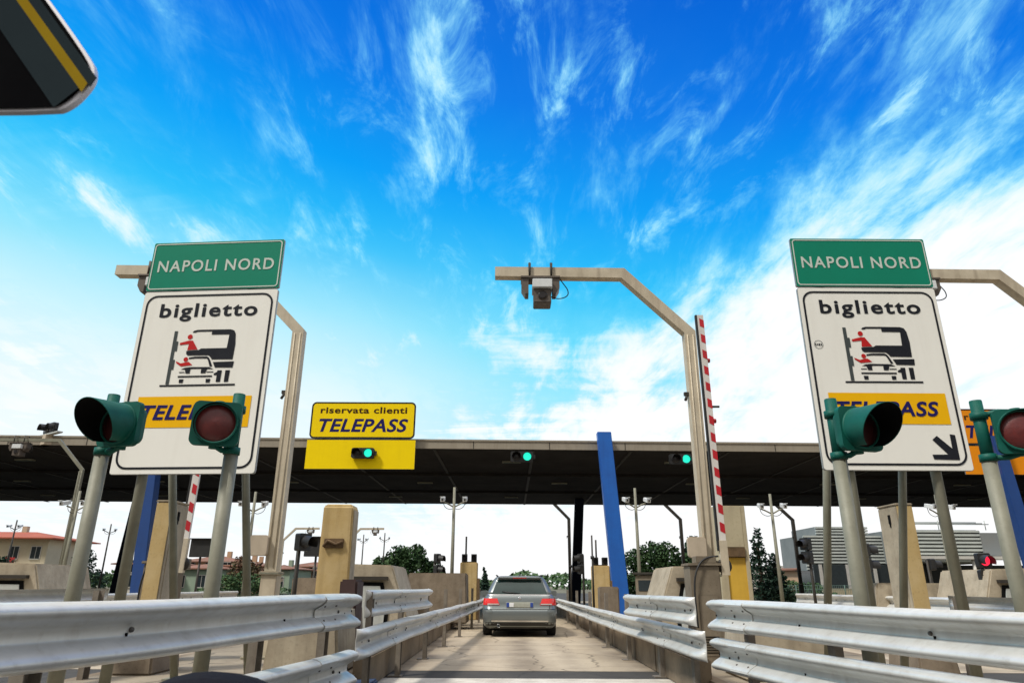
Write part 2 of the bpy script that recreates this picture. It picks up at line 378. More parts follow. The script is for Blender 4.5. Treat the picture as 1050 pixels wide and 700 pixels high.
# ------------------------------------------------------------------ sky
SUN_DIR = V((-.50, -.34, .80)).normalized()
elev = math.asin(SUN_DIR.z); az = math.atan2(SUN_DIR.x, SUN_DIR.y)
w = bpy.data.worlds.new('World'); S.world = w; w.use_nodes = True
nt = w.node_tree; nt.nodes.clear(); L = nt.links.new
out = _n(nt, 'ShaderNodeOutputWorld'); bg = _n(nt, 'ShaderNodeBackground'); bg.inputs['Strength'].default_value = .1
L(bg.outputs[0], out.inputs[0])
sky = _n(nt, 'ShaderNodeTexSky'); sky.sky_type = 'NISHITA'; sky.sun_disc = False
sky.sun_elevation = elev; sky.sun_rotation = az; sky.air_density = 1.0; sky.dust_density = .3; sky.ozone_density = 3.0
tc = _n(nt, 'ShaderNodeTexCoord'); sp = _n(nt, 'ShaderNodeSeparateXYZ'); L(tc.outputs['Generated'], sp.inputs[0])
X, Y, Z = sp.outputs
def ma(op, a, b=None, c=None, clamp=False):
    n = _n(nt, 'ShaderNodeMath', operation=op); n.use_clamp = clamp
    for i, q in enumerate((a, b, c)):
        if q is None: continue
        if isinstance(q, (int, float)): n.inputs[i].default_value = q
        else: L(q, n.inputs[i])
    return n.outputs[0]
def mrange(v, a, b, c=0, d=1, smooth=True):
    n = _n(nt, 'ShaderNodeMapRange'); n.interpolation_type = 'SMOOTHSTEP' if smooth else 'LINEAR'
    for i, q in enumerate((a, b, c, d)): n.inputs[i + 1].default_value = q
    L(v, n.inputs[0]); return n.outputs[0]
def mixc(f, a, b):
    n = _n(nt, 'ShaderNodeMix', data_type='RGBA')
    if isinstance(f, (int, float)): n.inputs[0].default_value = f
    else: L(f, n.inputs[0])
    for i, q in ((6, a), (7, b)):
        if isinstance(q, tuple): n.inputs[i].default_value = (*q, 1)
        else: L(q, n.inputs[i])
    return n.outputs[2]
zc = ma('MAXIMUM', Z, 0.0)
t = ma('ADD', zc, ma('MULTIPLY', X, .13))
ramp = _n(nt, 'ShaderNodeValToRGB'); e = ramp.color_ramp.elements
stops = [(.0, (.95, .98, 1)), (.15, (.80, .96, 1)), (.25, (.44, .90, 1)), (.33, (.15, .76, 1)), (.42, (.025, .56, 1)), (.52, (.0, .36, .97)), (.63, (.0, .20, .84)), (.76, (.0, .12, .68)), (1, (.0, .08, .55))]
e[0].position, e[0].color = stops[0][0], (*stops[0][1], 1); e[1].position, e[1].color = stops[-1][0], (*stops[-1][1], 1)
for p, c in stops[1:-1]:
    q = e.new(p); q.color = (*c, 1)
L(t, ramp.inputs[0])
sc = _n(nt, 'ShaderNodeVectorMath', operation='SCALE'); sc.inputs[3].default_value = 10.0; L(ramp.outputs[0], sc.inputs[0])
base = mixc(.96, sky.outputs[0], sc.outputs[0])
# cirrus sheet: direction projected on a plane high above, so streaks run to the horizon in perspective
den = ma('ADD', zc, .10)
cx = ma('DIVIDE', X, den); cy = ma('DIVIDE', Y, den)
cmb = _n(nt, 'ShaderNodeCombineXYZ'); L(cx, cmb.inputs[0]); L(cy, cmb.inputs[1])
def noise(scale, sx, sy, rot, detail, rough, dist, seed, seed2=None):
    mp = _n(nt, 'ShaderNodeMapping'); mp.inputs['Scale'].default_value = (sx, sy, 1); mp.inputs['Rotation'].default_value = (0, 0, rot)
    mp.inputs['Location'].default_value = (seed, seed * .7 if seed2 is None else seed2, 0)
    L(cmb.outputs[0], mp.inputs[0])
    n = _n(nt, 'ShaderNodeTexNoise'); n.inputs['Scale'].default_value = scale; n.inputs['Detail'].default_value = detail
    n.inputs['Roughness'].default_value = rough; n.inputs['Distortion'].default_value = dist
    L(mp.outputs[0], n.inputs['Vector']); return n.outputs['Fac']
big = noise(1.1, 1.0, .8, .3, 4, .55, .4, 11.834, 8.231)
fib = noise(2.6, 1.5, .55, .35, 12, .62, .3, 7.097, 4.902)
fib2 = noise(5.0, 1.7, .6, .15, 12, .66, .5, 5.735, 3.886)
zb = ma('MINIMUM', ma('ADD', ma('MULTIPLY', X, .50), .30), .50)
edge = ma('ADD', ma('SUBTRACT', zb, Z), ma('MULTIPLY', ma('SUBTRACT', fib, .5), .42))
edge = ma('ADD', edge, ma('MULTIPLY', ma('SUBTRACT', fib2, .5), .16))
band = noise(1.6, .35, 2.2, .1, 8, .6, .8, 4.4)
edge = ma('ADD', edge, ma('MULTIPLY', ma('SUBTRACT', band, .55), mrange(X, -.05, .30, .40, .05)))
bank = mrange(edge, -.12, .20)
bank = ma('MULTIPLY', bank, mrange(X, -.55, .05, .25, 1.0))
wisp = ma('MULTIPLY', mrange(ma('ADD', ma('MULTIPLY', fib, .62), ma('MULTIPLY', fib2, .38)), .44, .74), mrange(big, .30, .60))
wisp = ma('MULTIPLY', wisp, mrange(X, .0, .15, .85, .6))
veil = ma('MULTIPLY', mrange(ma('ADD', big, ma('MULTIPLY', fib2, .3)), .55, .85), ma('MULTIPLY', mrange(Z, .10, .55, 1, .1), .55))
bank = ma('MULTIPLY', bank, mrange(ma('ADD', ma('MULTIPLY', fib, .5), ma('MULTIPLY', fib2, .5)), .34, .56, .72, 1.0))
fine = ma('MULTIPLY', mrange(fib2, .42, .74), mrange(ma('ADD', ma('MULTIPLY', big, .6), ma('MULTIPLY', fib, .4)), .36, .58, .10, .52))
left = ma('MULTIPLY', mrange(ma('ADD', ma('MULTIPLY', fib, .6), ma('MULTIPLY', band, .4)), .42, .66), mrange(X, -.12, -.42, 0, .75))
left = ma('MULTIPLY', left, mrange(Z, .60, .28))
cl = ma('MAXIMUM', ma('MAXIMUM', ma('MAXIMUM', bank, wisp), veil), ma('MAXIMUM', fine, left))
cl = ma('MINIMUM', cl, .97)
col = mixc(mrange(cl, 0, .6), base, (2.6, 8.0, 10.6))
col = mixc(mrange(cl, .22, 1.0), col, (10.2, 10.4, 10.6))
haze = ma('MAXIMUM', mrange(Z, .02, .20, .95, 0), ma('MULTIPLY', mrange(Z, .50, .12), mrange(X, .10, -.35, 0, .78)))
col = mixc(haze, col, (10.4, 10.4, 10.4))
# unseen bright cloud added overhead and behind the lens to fill shadows with neutral light
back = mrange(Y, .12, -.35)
# unseen dark band added low behind the lens to deepen contrast on upright faces
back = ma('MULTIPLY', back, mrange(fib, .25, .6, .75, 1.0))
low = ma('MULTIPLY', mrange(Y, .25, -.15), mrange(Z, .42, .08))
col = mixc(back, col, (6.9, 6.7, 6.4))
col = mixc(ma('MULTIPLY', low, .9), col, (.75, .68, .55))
col = mixc(ma('MULTIPLY', mrange(Z, .79, .95), mrange(fib, .2, .55, .7, 1.0)), col, (23.0, 22.0, 20.4))  # unseen bright zenith, added to whiten upward faces
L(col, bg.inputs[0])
sl = bpy.data.lights.new('sun', 'SUN'); sl.energy = 3.3; sl.angle = R(8); sl.color = (1, .96, .88)
so = bpy.data.objects.new('sun', sl); COL.objects.link(so)
so.rotation_euler = (-SUN_DIR).to_track_quat('-Z', 'Y').to_euler(); so.location = (0, 0, 40)

# ------------------------------------------------------------------ guard rails
WP = [(.012, .0), (.045, .006), (.078, .022), (.092, .042), (.088, .06), (.06, .088), (.022, .112), (.004, .124), (.0, .136), (.0, .155), (.0, .174), (.004, .186), (.022, .198), (.06, .222), (.088, .25),
      (.092, .268), (.078, .288), (.045, .304), (.012, .31)]
WP = [(o * 1.18, z) for o, z in WP]
def resample(path, step):
    pts = [V(p) for p in path]; outp = []
    for i in range(len(pts) - 1):
        k = max(1, int((pts[i + 1] - pts[i]).length / step))
        for j in range(k): outp.append(pts[i].lerp(pts[i + 1], j / k))
    outp.append(pts[-1]); return outp
def smooth_path(path, it=3):
    p = [V(q) for q in path]
    for _ in range(it):
        n = [p[0]]
        for i in range(len(p) - 1):
            n += [p[i].lerp(p[i + 1], .25), p[i].lerp(p[i + 1], .75)]
        n.append(p[-1]); p = n
    return p
def beam(path, ztop, side, parent, tail0=True, tail1=True, name='beam', splice=4.0):
    """W-beam swept along a ground path; side = +1 when traffic is on the +normal (left-hand normal is -side)"""
    p = smooth_path([(x, y, 0) for x, y in path])
    p = resample(p, .16)
    mb = MB(); rings = []; N = len(p); length = 0
    for i, q in enumerate(p):
        t = (p[min(i + 1, N - 1)] - p[max(i - 1, 0)]).normalized()
        nrm = V((t.y, -t.x, 0)) * side
        k = 1.0; hs = 1.0; shift = 0.0
        if tail0 and i < 3: k = (.05, .5, .9)[i]; shift = (-.01, -.004, 0)[i]; hs = (1.03, 1.01, 1)[i]
        if tail1 and i > N - 4: k = (.05, .5, .9)[N - 1 - i]; shift = (-.01, -.004, 0)[N - 1 - i]; hs = (1.03, 1.01, 1)[N - 1 - i]
        wob = .006 * math.sin(i * .55 + ztop * 9) + .004 * math.sin(i * .23)
        zz = .004 * math.sin(i * .31 + ztop * 5)
        ringv = []
        for o, z in WP: ringv.append(q + nrm * (o * k + shift + wob) + V((0, 0, ztop + zz - .155 + (z - .155) * hs)))
        for o, z in WP[::-1]: ringv.append(q + nrm * (o * k + shift + wob - .005) + V((0, 0, ztop + zz - .155 + (z - .155) * hs)))
        rings.append(ringv)
    mb.loft(rings, M['rail'], True, True)
    # lap joint sleeves every four metres
    acc = 0.0; nxt = 1.3
    for i in range(3, N - 6):
        acc += (p[i] - p[i - 1]).length
        if acc > nxt:
            nxt += splice; sl_ = []
            for q_ in (p[i], p[i + 1], p[i + 2]):
                t = (p[i + 2] - p[i]).normalized(); nrm = V((t.y, -t.x, 0)) * side
                sl_.append([q_ + nrm * (o + .009) + V((0, 0, ztop - .31 + z)) for o, z in WP] + [q_ + nrm * (o + .003) + V((0, 0, ztop - .31 + z)) for o, z in WP[::-1]])
            mb.loft(sl_, M['rail'], False, True)
            for dz in (-.06, .06):
                for q_ in (p[i].lerp(p[i + 1], .35), p[i + 1].lerp(p[i + 2], .65)):
                    mb.lathe(q_ + nrm * ((.092 if abs(dz) > .1 else .055 if dz else .004) + .006) + V((0, 0, ztop - .155 + dz)), nrm, [(.0, .015), (.010, .011), (.012, 0)], M['bolt'], 8)
    # splice bolts and slots, in the mesh of the beam
    acc = 0.0
    for i in range(1, N - 1):
        acc += (p[i] - p[i - 1]).length
        t = (p[i + 1] - p[i - 1]).normalized(); nrm = V((t.y, -t.x, 0)) * side
        if i % 7 == 3:
            mb.box(p[i] + t * .03 * math.sin(i) + nrm * .004 + V((0, 0, ztop - .155 + .028 * math.cos(i * 1.7))), (.012, .012, .018) if abs(t.y) > .5 else (.018, .012, .012), M['hole'])
        if i % 12 == 5:
            mb.lathe(p[i] + nrm * .003 + V((0, 0, ztop - .155)), nrm, [(.0, .016), (.013, .014), (.015, 0)], M['bolt'], 8)
    return mb.build(name, parent)
def rail_post(x, y, z0, z1, parent, ang=0):
    mb = MB(); w, d = .10, .12
    rot = Matrix.Rotation(ang, 3, 'Z'); c = V((x, y, (z0 + z1) / 2)); h = z1 - z0
    mb.box(c, (.008, d, h), M['rail_post'], rot)
    for s in (-1, 1): mb.box(c + rot @ V((.03, s * (d / 2 + .004), 0)), (.068, .008, h), M['rail_post'], rot)
    mb.box(c + V((0, 0, -h / 2 + .01)), (.2, .22, .02), M['rail_post'], rot)
    return mb.build('post', parent)
def lin(path, y):
    for (xa, ya), (xb, yb) in zip(path[:-1], path[1:]):
        if ya <= y <= yb: return xa + (xb - xa) * (y - ya) / (yb - ya)
    return path[-1][0]

def rail(name_label, path, tops, side, post_ys, zbase, group, tails=True):
    t = thing('guard_rail', name_label, 'guard rail', (path[0][0], path[0][1], 0), 0, group)
    o0 = V(t.location)
    for pth, z in tops:
        b = beam([(x - o0.x, y - o0.y) for x, y in pth], z, side, t, tails, tails)
    for y in post_ys:
        rail_post(lin(path, y) - o0.x - side * .10, y - o0.y, zbase, max(z for _, z in tops) - .02, t)
    return t
G = 'double W-beam guard rails along the toll islands'
pl = [(-2.95, .9), (-2.30, 3.2), (-1.98, 4.4), (-1.60, 6.85), (-1.56, 7.15)]
rail('big silver guard rail filling the lower left corner in front of the two signal poles', pl, [(pl, 1.17), (pl, .665)], 1, [1.6, 3.55, 5.5, 6.7], .0, G, False)
pr = [(3.55, 1.6), (2.91, 4.2), (2.66, 5.4), (2.24, 7.6), (2.20, 7.85)]
rail('big silver guard rail at the lower right under the sign with the black arrow', pr, [(pr, 1.12), (pr, .74)], -1, [1.9, 4.3, 6.1, 7.45], .0, G, False)
il = [(-1.66, 8.0), (-1.60, 10.5), (-1.47, 13.4), (-1.28, 18), (-1.07, 24), (-1.05, 29)]
ilu = [(-1.74, 8.8), (-1.62, 10.6), (-1.45, 12.9)]
rail('long guard rail left of the silver car, with a short upper beam', il, [(il, .80), (ilu, 1.19)], 1, [8.9, 11, 13.4, 16, 19, 22.5, 26], .0, G)
ir = [(2.16, 8.25), (2.10, 10.5), (2.0, 13.3), (1.93, 18), (1.90, 24), (1.88, 29)]
iru = [(2.13, 8.5), (2.02, 9.9), (1.84, 11.5)]
rail('long guard rail right of the silver car running back to the blue strut', ir, [(ir, .78), (iru, 1.13)], -1, [9.2, 11, 13.4, 16, 19, 22.5, 26], .0, G)
pf = [(-5.95, 4.0), (-5.3, 7.5), (-5.2, 9.4)]
rail('thin guard rail across the left island at the left picture edge', pf, [(pf, 1.19)], -1, [5, 7, 9], .0, G)
pf = [(6.5, 5.0), (6.0, 8), (5.95, 9.9)]
rail('thin guard rail across the right island at the right picture edge', pf, [(pf, 1.14)], 1, [5.4, 7.4, 9.6], .0, G)
pf = [(9.3, 13.5), (9.35, 18), (9.4, 24)]
rail('guard rail of the next lane seen behind the sign posts at far right', pf, [(pf, 1.05)], -1, [14.5, 17, 20, 23], .0, G)
pf = [(-8.9, 13.0), (-8.95, 18), (-9.0, 24)]
rail('guard rail of the next lane seen behind the grey pillar at far left', pf, [(pf, 1.05)], 1, [14, 17, 20, 23], .0, G)

# ------------------------------------------------------------------ lane signs (NAPOLI NORD / biglietto)
def lane_sign(label, loc, yaw, arrow, sticker):
    t = thing('lane_sign', label, 'road sign', loc, yaw, 'ticket lane signs on the islands')
    W = 1.65; x0 = -W / 2; zb = (2.45 if arrow else 2.377) - loc[2]; P = lambda x, z: (x0 + x, zb + z)
    mb = MB(); mb.prism(rrect(x0, x0 + W, zb + .0, zb + 2.178, .03), 0, .03, M['alu'])
    o = mb.build('back_plate', t)
    def sheet(m, name, par=t): return m.build(name, par)
    mb = MB(); mb.poly(rrect(x0 + .004, x0 + W - .004, zb + .004, zb + 2.174, .03), M['sign_white'], -.004); wp = sheet(mb, 'white_panel')
    sheet(ring_sheet(rrect(x0 + .045, x0 + W - .045, zb + .055, zb + 2.13, .13), rrect(x0 + .068, x0 + W - .068, zb + .078, zb + 2.107, .11), M['sign_black'], -.008), 'border', wp)
    mb = MB(); mb.prism(rrect(x0, x0 + W, zb + 2.192, zb + 2.84, .02), 0, .03, M['alu']); sheet(mb, 'back_plate')
    mb = MB(); mb.poly(rrect(x0 + .003, x0 + W - .003, zb + 2.195, zb + 2.837, .02), M['sign_green'], -.004); gp = sheet(mb, 'green_panel')
    sheet(ring_sheet(rrect(x0 + .018, x0 + W - .018, zb + 2.21, zb + 2.822, .04), rrect(x0 + .032, x0 + W - .032, zb + 2.224, zb + 2.808, .03), M['sign_letter'], -.008), 'border', gp)
    sheet(lettering('NAPOLI NORD', x0 + .10, x0 + 1.555, zb + 2.44, zb + 2.59, -.008, M['sign_letter'], .015, 0, 1.16, 'H'), 'lettering', gp)
    sheet(lettering('biglietto', x0 + .235, x0 + 1.43, zb + 1.842, zb + 2.018, -.008, M['sign_black'], .024, 0, 1.16, 'b'), 'lettering', wp)
    # pictogram: car and lorry at a ticket post
    pk = MB(); K = M['sign_black']; y = -.008
    pk.poly([P(.462, 1.668), P(.502, 1.668), P(.502, 1.02), P(.462, 1.02)], M['sign_grey'], y)
    pk.poly([P(.502, 1.54), P(.528, 1.54), P(.528, 1.42), P(.502, 1.42)], M['sign_grey'], y)
    pk.poly([P(.502, 1.315), P(.526, 1.315), P(.526, 1.195), P(.502, 1.195)], M['sign_grey'], y)
    pk.poly([P(.396, 1.013), P(1.287, 1.015), P(1.285, .994), P(.394, .993)], K, y)
    pk.poly([P(.68, 1.648), P(.70, 1.668), P(.74, 1.678), P(.918, 1.678), P(.918, 1.656), P(.745, 1.656), P(.715, 1.645)], K, y)
    pk.poly([P(.9182, 1.678), P(1.14, 1.676), P(1.185, 1.662), P(1.208, 1.62), P(1.222, 1.49), P(1.215, 1.3075), P(1.125, 1.445), P(1.133, 1.614), P(.9182, 1.616)], K, y)
    pk.poly([P(.644, 1.42), P(.79, 1.428), P(.818, 1.446), P(1.1248, 1.446), P(1.2145, 1.307), P(.965, 1.311), P(.95, 1.335), P(.92, 1.362), P(.67, 1.364), P(.65, 1.38)], K, y)
    pk.poly([P(.985, 1.278), P(1.236, 1.282), P(1.228, 1.208), P(1.018, 1.212)], K, y)
    for a in (1.055, 1.15): pk.poly([P(a, 1.177), P(a + .054, 1.177), P(a + .05, 1.039), P(a, 1.039)], K, y)
    pk.poly([P(1.018, 1.14), P(1.0548, 1.16), P(1.0548, 1.12), P(1.018, 1.122)], K, y)
    pk.poly([P(.69, 1.338), P(.76, 1.348), P(.90, 1.348), P(.925, 1.338), P(.945, 1.31), P(.985, 1.228), P(.955, 1.224), P(.922, 1.305), P(.905, 1.324), P(.76, 1.326), P(.69, 1.32)], K, y)
    pk.poly([P(.612, 1.194), P(.66, 1.215), P(.717, 1.222), P(.948, 1.219), P(1.006, 1.194), P(.88, 1.196), P(.86, 1.2), P(.74, 1.2), P(.73, 1.196)], K, y)
    pk.poly([P(.665, 1.1958), P(.7298, 1.1958), P(.7298, 1.146), P(.68, 1.146)], K, y)
    pk.poly([P(.8602, 1.1958), P(.93, 1.1958), P(.915, 1.146), P(.8602, 1.146)], K, y)
    pk.poly([P(.60, 1.165), P(.665, 1.165), P(.668, 1.155), P(.60, 1.155)], K, y)
    pk.poly([P(.93, 1.165), P(1.01, 1.165), P(1.01, 1.155), P(.926, 1.155)], K, y)
    pk.poly([P(.594, 1.118), P(1.003, 1.118), P(1.0, 1.1), P(.594, 1.1)], K, y)
    for a in (.615, .933): pk.poly([P(a, 1.077), P(a + .055, 1.077), P(a + .05, 1.034), P(a + .004, 1.034)], K, y)
    Rr = M['sign_red']
    pk.disc(x0 + .662, zb + 1.592, .03, Rr, y); pk.poly([P(.55, 1.52), P(.66, 1.548), P(.705, 1.545), P(.777, 1.435), P(.653, 1.428), P(.662, 1.505), P(.552, 1.494)], Rr, y)
    pk.disc(x0 + .655, zb + 1.316, .027, Rr, y); pk.poly([P(.545, 1.295), P(.604, 1.268), P(.66, 1.283), P(.695, 1.286), P(.745, 1.246), P(.61, 1.232), P(.545, 1.276)], Rr, y)
    sheet(pk, 'pictogram', wp)
    mb = MB(); mb.poly([P(.174, .876), P(1.504, .873), P(1.502, .515), P(.174, .518)], M['sign_amber'], -.008); am = sheet(mb, 'amber_band', wp)
    sheet(lettering('TELEPASS', x0 + .235, x0 + 1.40, zb + .605, zb + .775, -.012, M['sign_navy'], .026, .22, 1.08, 'T'), 'lettering', wp)
    if arrow:
        mb = MB(); mb.poly([P(1.254, .341), P(1.312, .386), P(1.456, .245), P(1.459, .404), P(1.518, .396), P(1.515, .118), P(1.231, .124), P(1.222, .176), P(1.398, .178)], K, -.008); sheet(mb, 'arrow', wp)
    if sticker:
        mb = ring_sheet([(x0 + .155 + .052 * math.cos(R(a)), zb + 1.455 + .052 * math.sin(R(a))) for a in range(0, 360, 15)],
                        [(x0 + .155 + .047 * math.cos(R(a)), zb + 1.455 + .047 * math.sin(R(a))) for a in range(0, 360, 15)], M['sign_grey'], -.008)
        for dx, hh in ((-.034, .026), (-.012, .018), (.008, .03), (.03, .024)):
            mb.box((x0 + .155 + dx, -.008, zb + 1.455), (.012, .002, hh), M['sign_black'])
        sheet(mb, 'sticker', wp)
    # posts, clamps and rear braces
    for s in (-1, 1):
        mb = MB(); mb.tube([(s * .48 - .02, .10, 0), (s * .48 - .02, .10, zb + 2.80)], .055, M['galv_post'], 14)
        mb.box((s * .48 - .02, .10, .012), (.24, .24, .024), M['galv_post'])
        p = mb.build('post', t)
        mb = MB()
        for z in (.12, .75, 1.45, 2.05, 2.32, 2.70): mb.box((s * .48 - .02, .10, zb + z), (.15, .15, .05), M['alu'])
        mb.build('clamp', p)
        mb = MB(); mb.tube([(s * .45 - .04, 1.42, 0), (s * .45 - .04, .17, zb + 1.6)], .045, M['galv_post'], 12)
        mb.box((s * .45 - .04, 1.42, .012), (.2, .2, .024), M['galv_post'])
        mb.build('brace', t)
    mb = MB()
    for z in (.35, 1.1, 1.85, 2.5): mb.box((0, .05, zb + z), (1.5, .04, .05), M['alu'])
    mb.build('stiffener', t)
    return t
lane_sign('left NAPOLI NORD biglietto ticket lane sign without an arrow, in front of the tall mast', (-3.60, 7.5, .18), R(-4.4), False, False)
lane_sign('right NAPOLI NORD biglietto ticket lane sign with a black arrow and round sticker', (4.24, 7.5, .18), R(.2), True, True)

# ------------------------------------------------------------------ big green signal heads on poles
def signal(label, lens, pole_xy, yaw, visor, poleside):
    px, py = pole_xy
    t = thing('traffic_light', label, 'traffic light', (px, py, .18), 0, 'green single lamp signals on island poles')
    lz = lens[2] - .18
    mb = MB(); mb.tube([(0, 0, 0), (0, 0, lz - .22)], .058, M['galv_post'], 16); mb.box((0, 0, .012), (.25, .25, .024), M['galv_post']); mb.build('pole', t)
    mb = MB(); mb.tube([(0, 0, lz - .22), (0, 0, lz + .285)], .050, M['green_sig'], 16)
    mb.lathe((0, 0, lz + .285), (0, 0, 1), [(.05, 0), (.047, .012), (.0, .018)], M['green_sig'], 16)
    for z in (-.20, .16):
        mb.lathe((0, 0, lz + z - .03), (0, 0, 1), [(.05, 0), (.068, .0), (.068, .06), (.05, .06)], M['green_sig'], 16)
    mb.build('pole_sleeve', t)
    c = V((lens[0] - px, lens[1] - py, lz)); rot = Matrix.Rotation(yaw, 4, 'Z')
    h = bpy.data.objects.new('housing', None)
    def T(b, name, par=None, bev=0):
        b.v = [tuple((Matrix.Translation(c) @ rot) @ V(v)) for v in b.v]
        return b.build(name, par or t, bevel=bev)
    G = M['green_sig']
    mb = MB(); mb.prism(rrect(-.19, .19, -.185, .185, .05), .0, .05, G)
    mb.loft([[(x, .05, z) for x, z in rrect(-.17, .17, -.165, .165, .05)], [(x, .13, z) for x, z in rrect(-.15, .15, -.15, .15, .06)], [(x, .16, z) for x, z in rrect(-.10, .10, -.1, .1, .06)]], G, False)
    mb.lathe((0, 0, 0), (0, -1, 0), [(.176, 0), (.176, .018), (.158, .022), (.155, .004)], G, 32)
    hs = T(mb, 'housing')
    # bracket arms to the sleeve
    for s in (-1, 1):
        mb = MB(); e0 = V((0, 0, lz + (-.20 if s < 0 else .16))); e1 = c + (rot.to_3x3() @ V((0, .07, s * .17)))
        mb.tube([e0, e0.lerp(e1, .55) + V((0, 0, s * .02)), e1], .024, G, 10)
        mb.lathe(e1 - V((0, 0, .03)), (0, 0, 1), [(.0, 0), (.04, .0), (.04, .06), (.0, .06)], G, 14)
        mb.build('bracket', t)
    mb = MB(); mb.lathe((0, 0, 0), (0, -1, 0), [(.156, .004), (.13, .022), (.08, .036), (.0, .042)], M['lens_red'] if visor < .2 else M['lens_shade'], 32); T(mb, 'lens', hs)
    # visor: open tunnel cut back at the bottom
    mb = MB(); n = 30; rings = []
    a0, a1 = R(-62), R(242)
    for lay, (rad, rev) in enumerate(((.172, False), (.166, True))):
        back, front = [], []
        for i in range(n + 1):
            a = a0 + (a1 - a0) * i / n
            top = (math.sin(a) + 1) / 2
            ln = visor * (.28 + .72 * top ** .8)
            back.append(V((rad * math.cos(a), -.015, rad * math.sin(a)))); front.append(V((rad * math.cos(a) * 1.02, -.015 - ln, rad * math.sin(a) * 1.02 - .10 * ln)))
        rings.append((back, front))
    mb.loft([rings[0][0], rings[0][1]], G, True, False, False)
    mb.loft([rings[1][1], rings[1][0]], M['hole'], True, False, False)
    mb.loft([rings[0][1], rings[1][1]], G, False, False, False)
    T(mb, 'visor', hs)
    return t
signal('leftmost green signal with a deep black visor turned to the left', (-3.27, 5.58, 2.50), (-3.46, 5.76), R(-15), .34, 1)
signal('green signal with a bare dull red lens before the left ticket sign', (-2.46, 5.58, 2.51), (-2.37, 5.76), R(16), .05, 1)
signal('green signal with a deep black visor before the right ticket sign', (2.90, 5.58, 2.49), (2.77, 5.76), R(13), .34, -1)
signal('green signal with a bare dull red lens at the right picture edge', (4.24, 5.58, 2.48), (4.03, 5.76), R(-22), .05, -1)

# ------------------------------------------------------------------ cranked camera masts
def mast(label, loc, dark=False, thick=1.0):
    t = thing('camera_mast', label, 'camera mast', loc, 0, 'cranked masts with lane cameras')
    z = -loc[2]; mm = M['pole_dark'] if dark else (M['mast'] if thick == 1 else M['galv_post'])  # dark: backlit shade of the exit masts, put in as a darker colour
    mb = MB(); mb.tube([(0, 0, 0), (0, 0, 1.32 + z + .1)], .125 * thick, mm, square=True)
    mb.box((0, 0, .02), (.5, .5, .04), M['galv_post'])
    for a in (-1, 1):
        for b in (-1, 1): mb.lathe((a * .2, b * .2, .04), (0, 0, 1), [(.022, 0), (.022, .04), (0, .05)], M['bolt'], 8)
    mb.box((0, 0, 1.42 + z), (.31, .31, .05), M['galv_post']); mb.build('mast_base', t, bevel=.01)
    mb = MB(); mb.tube([(0, 0, 1.45 + z), (0, 0, 5.56 + z), (-1.15, 0, 6.72 + z), (-3.52, 0, 6.74 + z)], .095 * thick, mm, square=True); mb.build('arm', t)
    mb = MB()
    for s in (-1, 1): mb.tube([(s * .05, -.098, 1.5 + z), (s * .05, -.098, 5.5 + z)], .012, mm, 6)
    mb.box((-.13, -.02, 4.42 + z), (.10, .06, .06), M['pole_dark']); mb.tube([(-.13, -.02, 4.40 + z), (-.17, -.05, 4.30 + z)], .025, M['pole_dark'], 8)
    mb.build('conduit', t)
    if dark: return t
    # junction box
    mb = MB(); mb.prism(rrect(-.36, -.06, 1.68 + z, 2.0 + z, .05), -.18, -.1, M['box_beige']); mb.build('junction_box', t, bevel=.006)
    # lane camera hanging from the arm
    cx = -2.62
    mb = MB(); az_ = 6.74 + z
    for s in (-1, 1):
        mb.tube([(cx + s * .20 - .06, -.13, az_ - .13), (cx + s * .20 - .06, -.13, az_ + .15), (cx + s * .20 - .06, .13, az_ + .15), (cx + s * .20 - .06, .13, az_ - .13)], .018, M['pole_dark'], 8)
    mb.box((cx - .06, 0, az_ - .135), (.72, .34, .03), M['cam_body'])
    for s in (-1, 1): mb.prism([(cx - .06 + s * .35, az_ - .15), (cx - .06 + s * .35, az_ - .34), (cx - .06 + s * .28, az_ - .46), (cx - .06 + s * .22, az_ - .46), (cx - .06 + s * .22, az_ - .15)], -.14, .14, M['cam_body'])
    br = mb.build('camera_bracket', t)
    mb = MB(); mb.box((cx - .03, -.05, az_ - .30), (.36, .42, .17), M['cam_white']); mb.build('camera_cover', br, bevel=.01)
    mb = MB(); mb.box((cx - .03, -.02, az_ - .52), (.32, .34, .28), M['cam_body']); mb.lathe((cx - .03, -.19, az_ - .52), (0, -1, 0), [(.09, 0), (.09, .02), (.06, .024), (.0, .02)], M['lens_dark'], 16); mb.build('camera', br, bevel=.012)
    mb = MB(); pts = [(cx + .13, 0, az_ - .47), (cx + .28, 0, az_ - .52), (cx + .45, 0, az_ - .46), (cx + .46, 0, az_ - .34), (cx + .38, 0, az_ - .22), (cx + .30, 0, az_ - .10)]
    mb.tube([tuple(p) for p in smooth_path(pts, 2)], .010, M['black'], 6); mb.build('cable', br)
    return t
m0 = mast('tall cranked camera mast right behind the left ticket sign, junction box low on it', (-3.85, 11.6, .18))
dup(m0, (3.20, 11.6, .18), 0, 'cranked camera mast with its arm over the middle lane, beside the raised barrier')
dup(m0, (10.2, 11.6, .18), 0, 'cranked camera mast whose arm pokes out right of the right ticket sign')
m2 = mast('far cranked mast at the left picture edge, its arm level with the canopy roof', (-15.75, 25.2, .15), False, .62); m2.scale = (.93, .93, .93)
GB = 'exit side masts beyond the canopy'
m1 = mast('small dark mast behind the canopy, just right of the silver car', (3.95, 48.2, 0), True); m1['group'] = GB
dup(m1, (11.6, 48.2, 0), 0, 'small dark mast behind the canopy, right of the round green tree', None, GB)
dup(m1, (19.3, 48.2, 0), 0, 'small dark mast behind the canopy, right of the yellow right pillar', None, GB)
dup(m0, (-16.3, 71, 0), math.pi, 'distant mast with its arm to the right, just right of the left yellow pillar', None, GB)
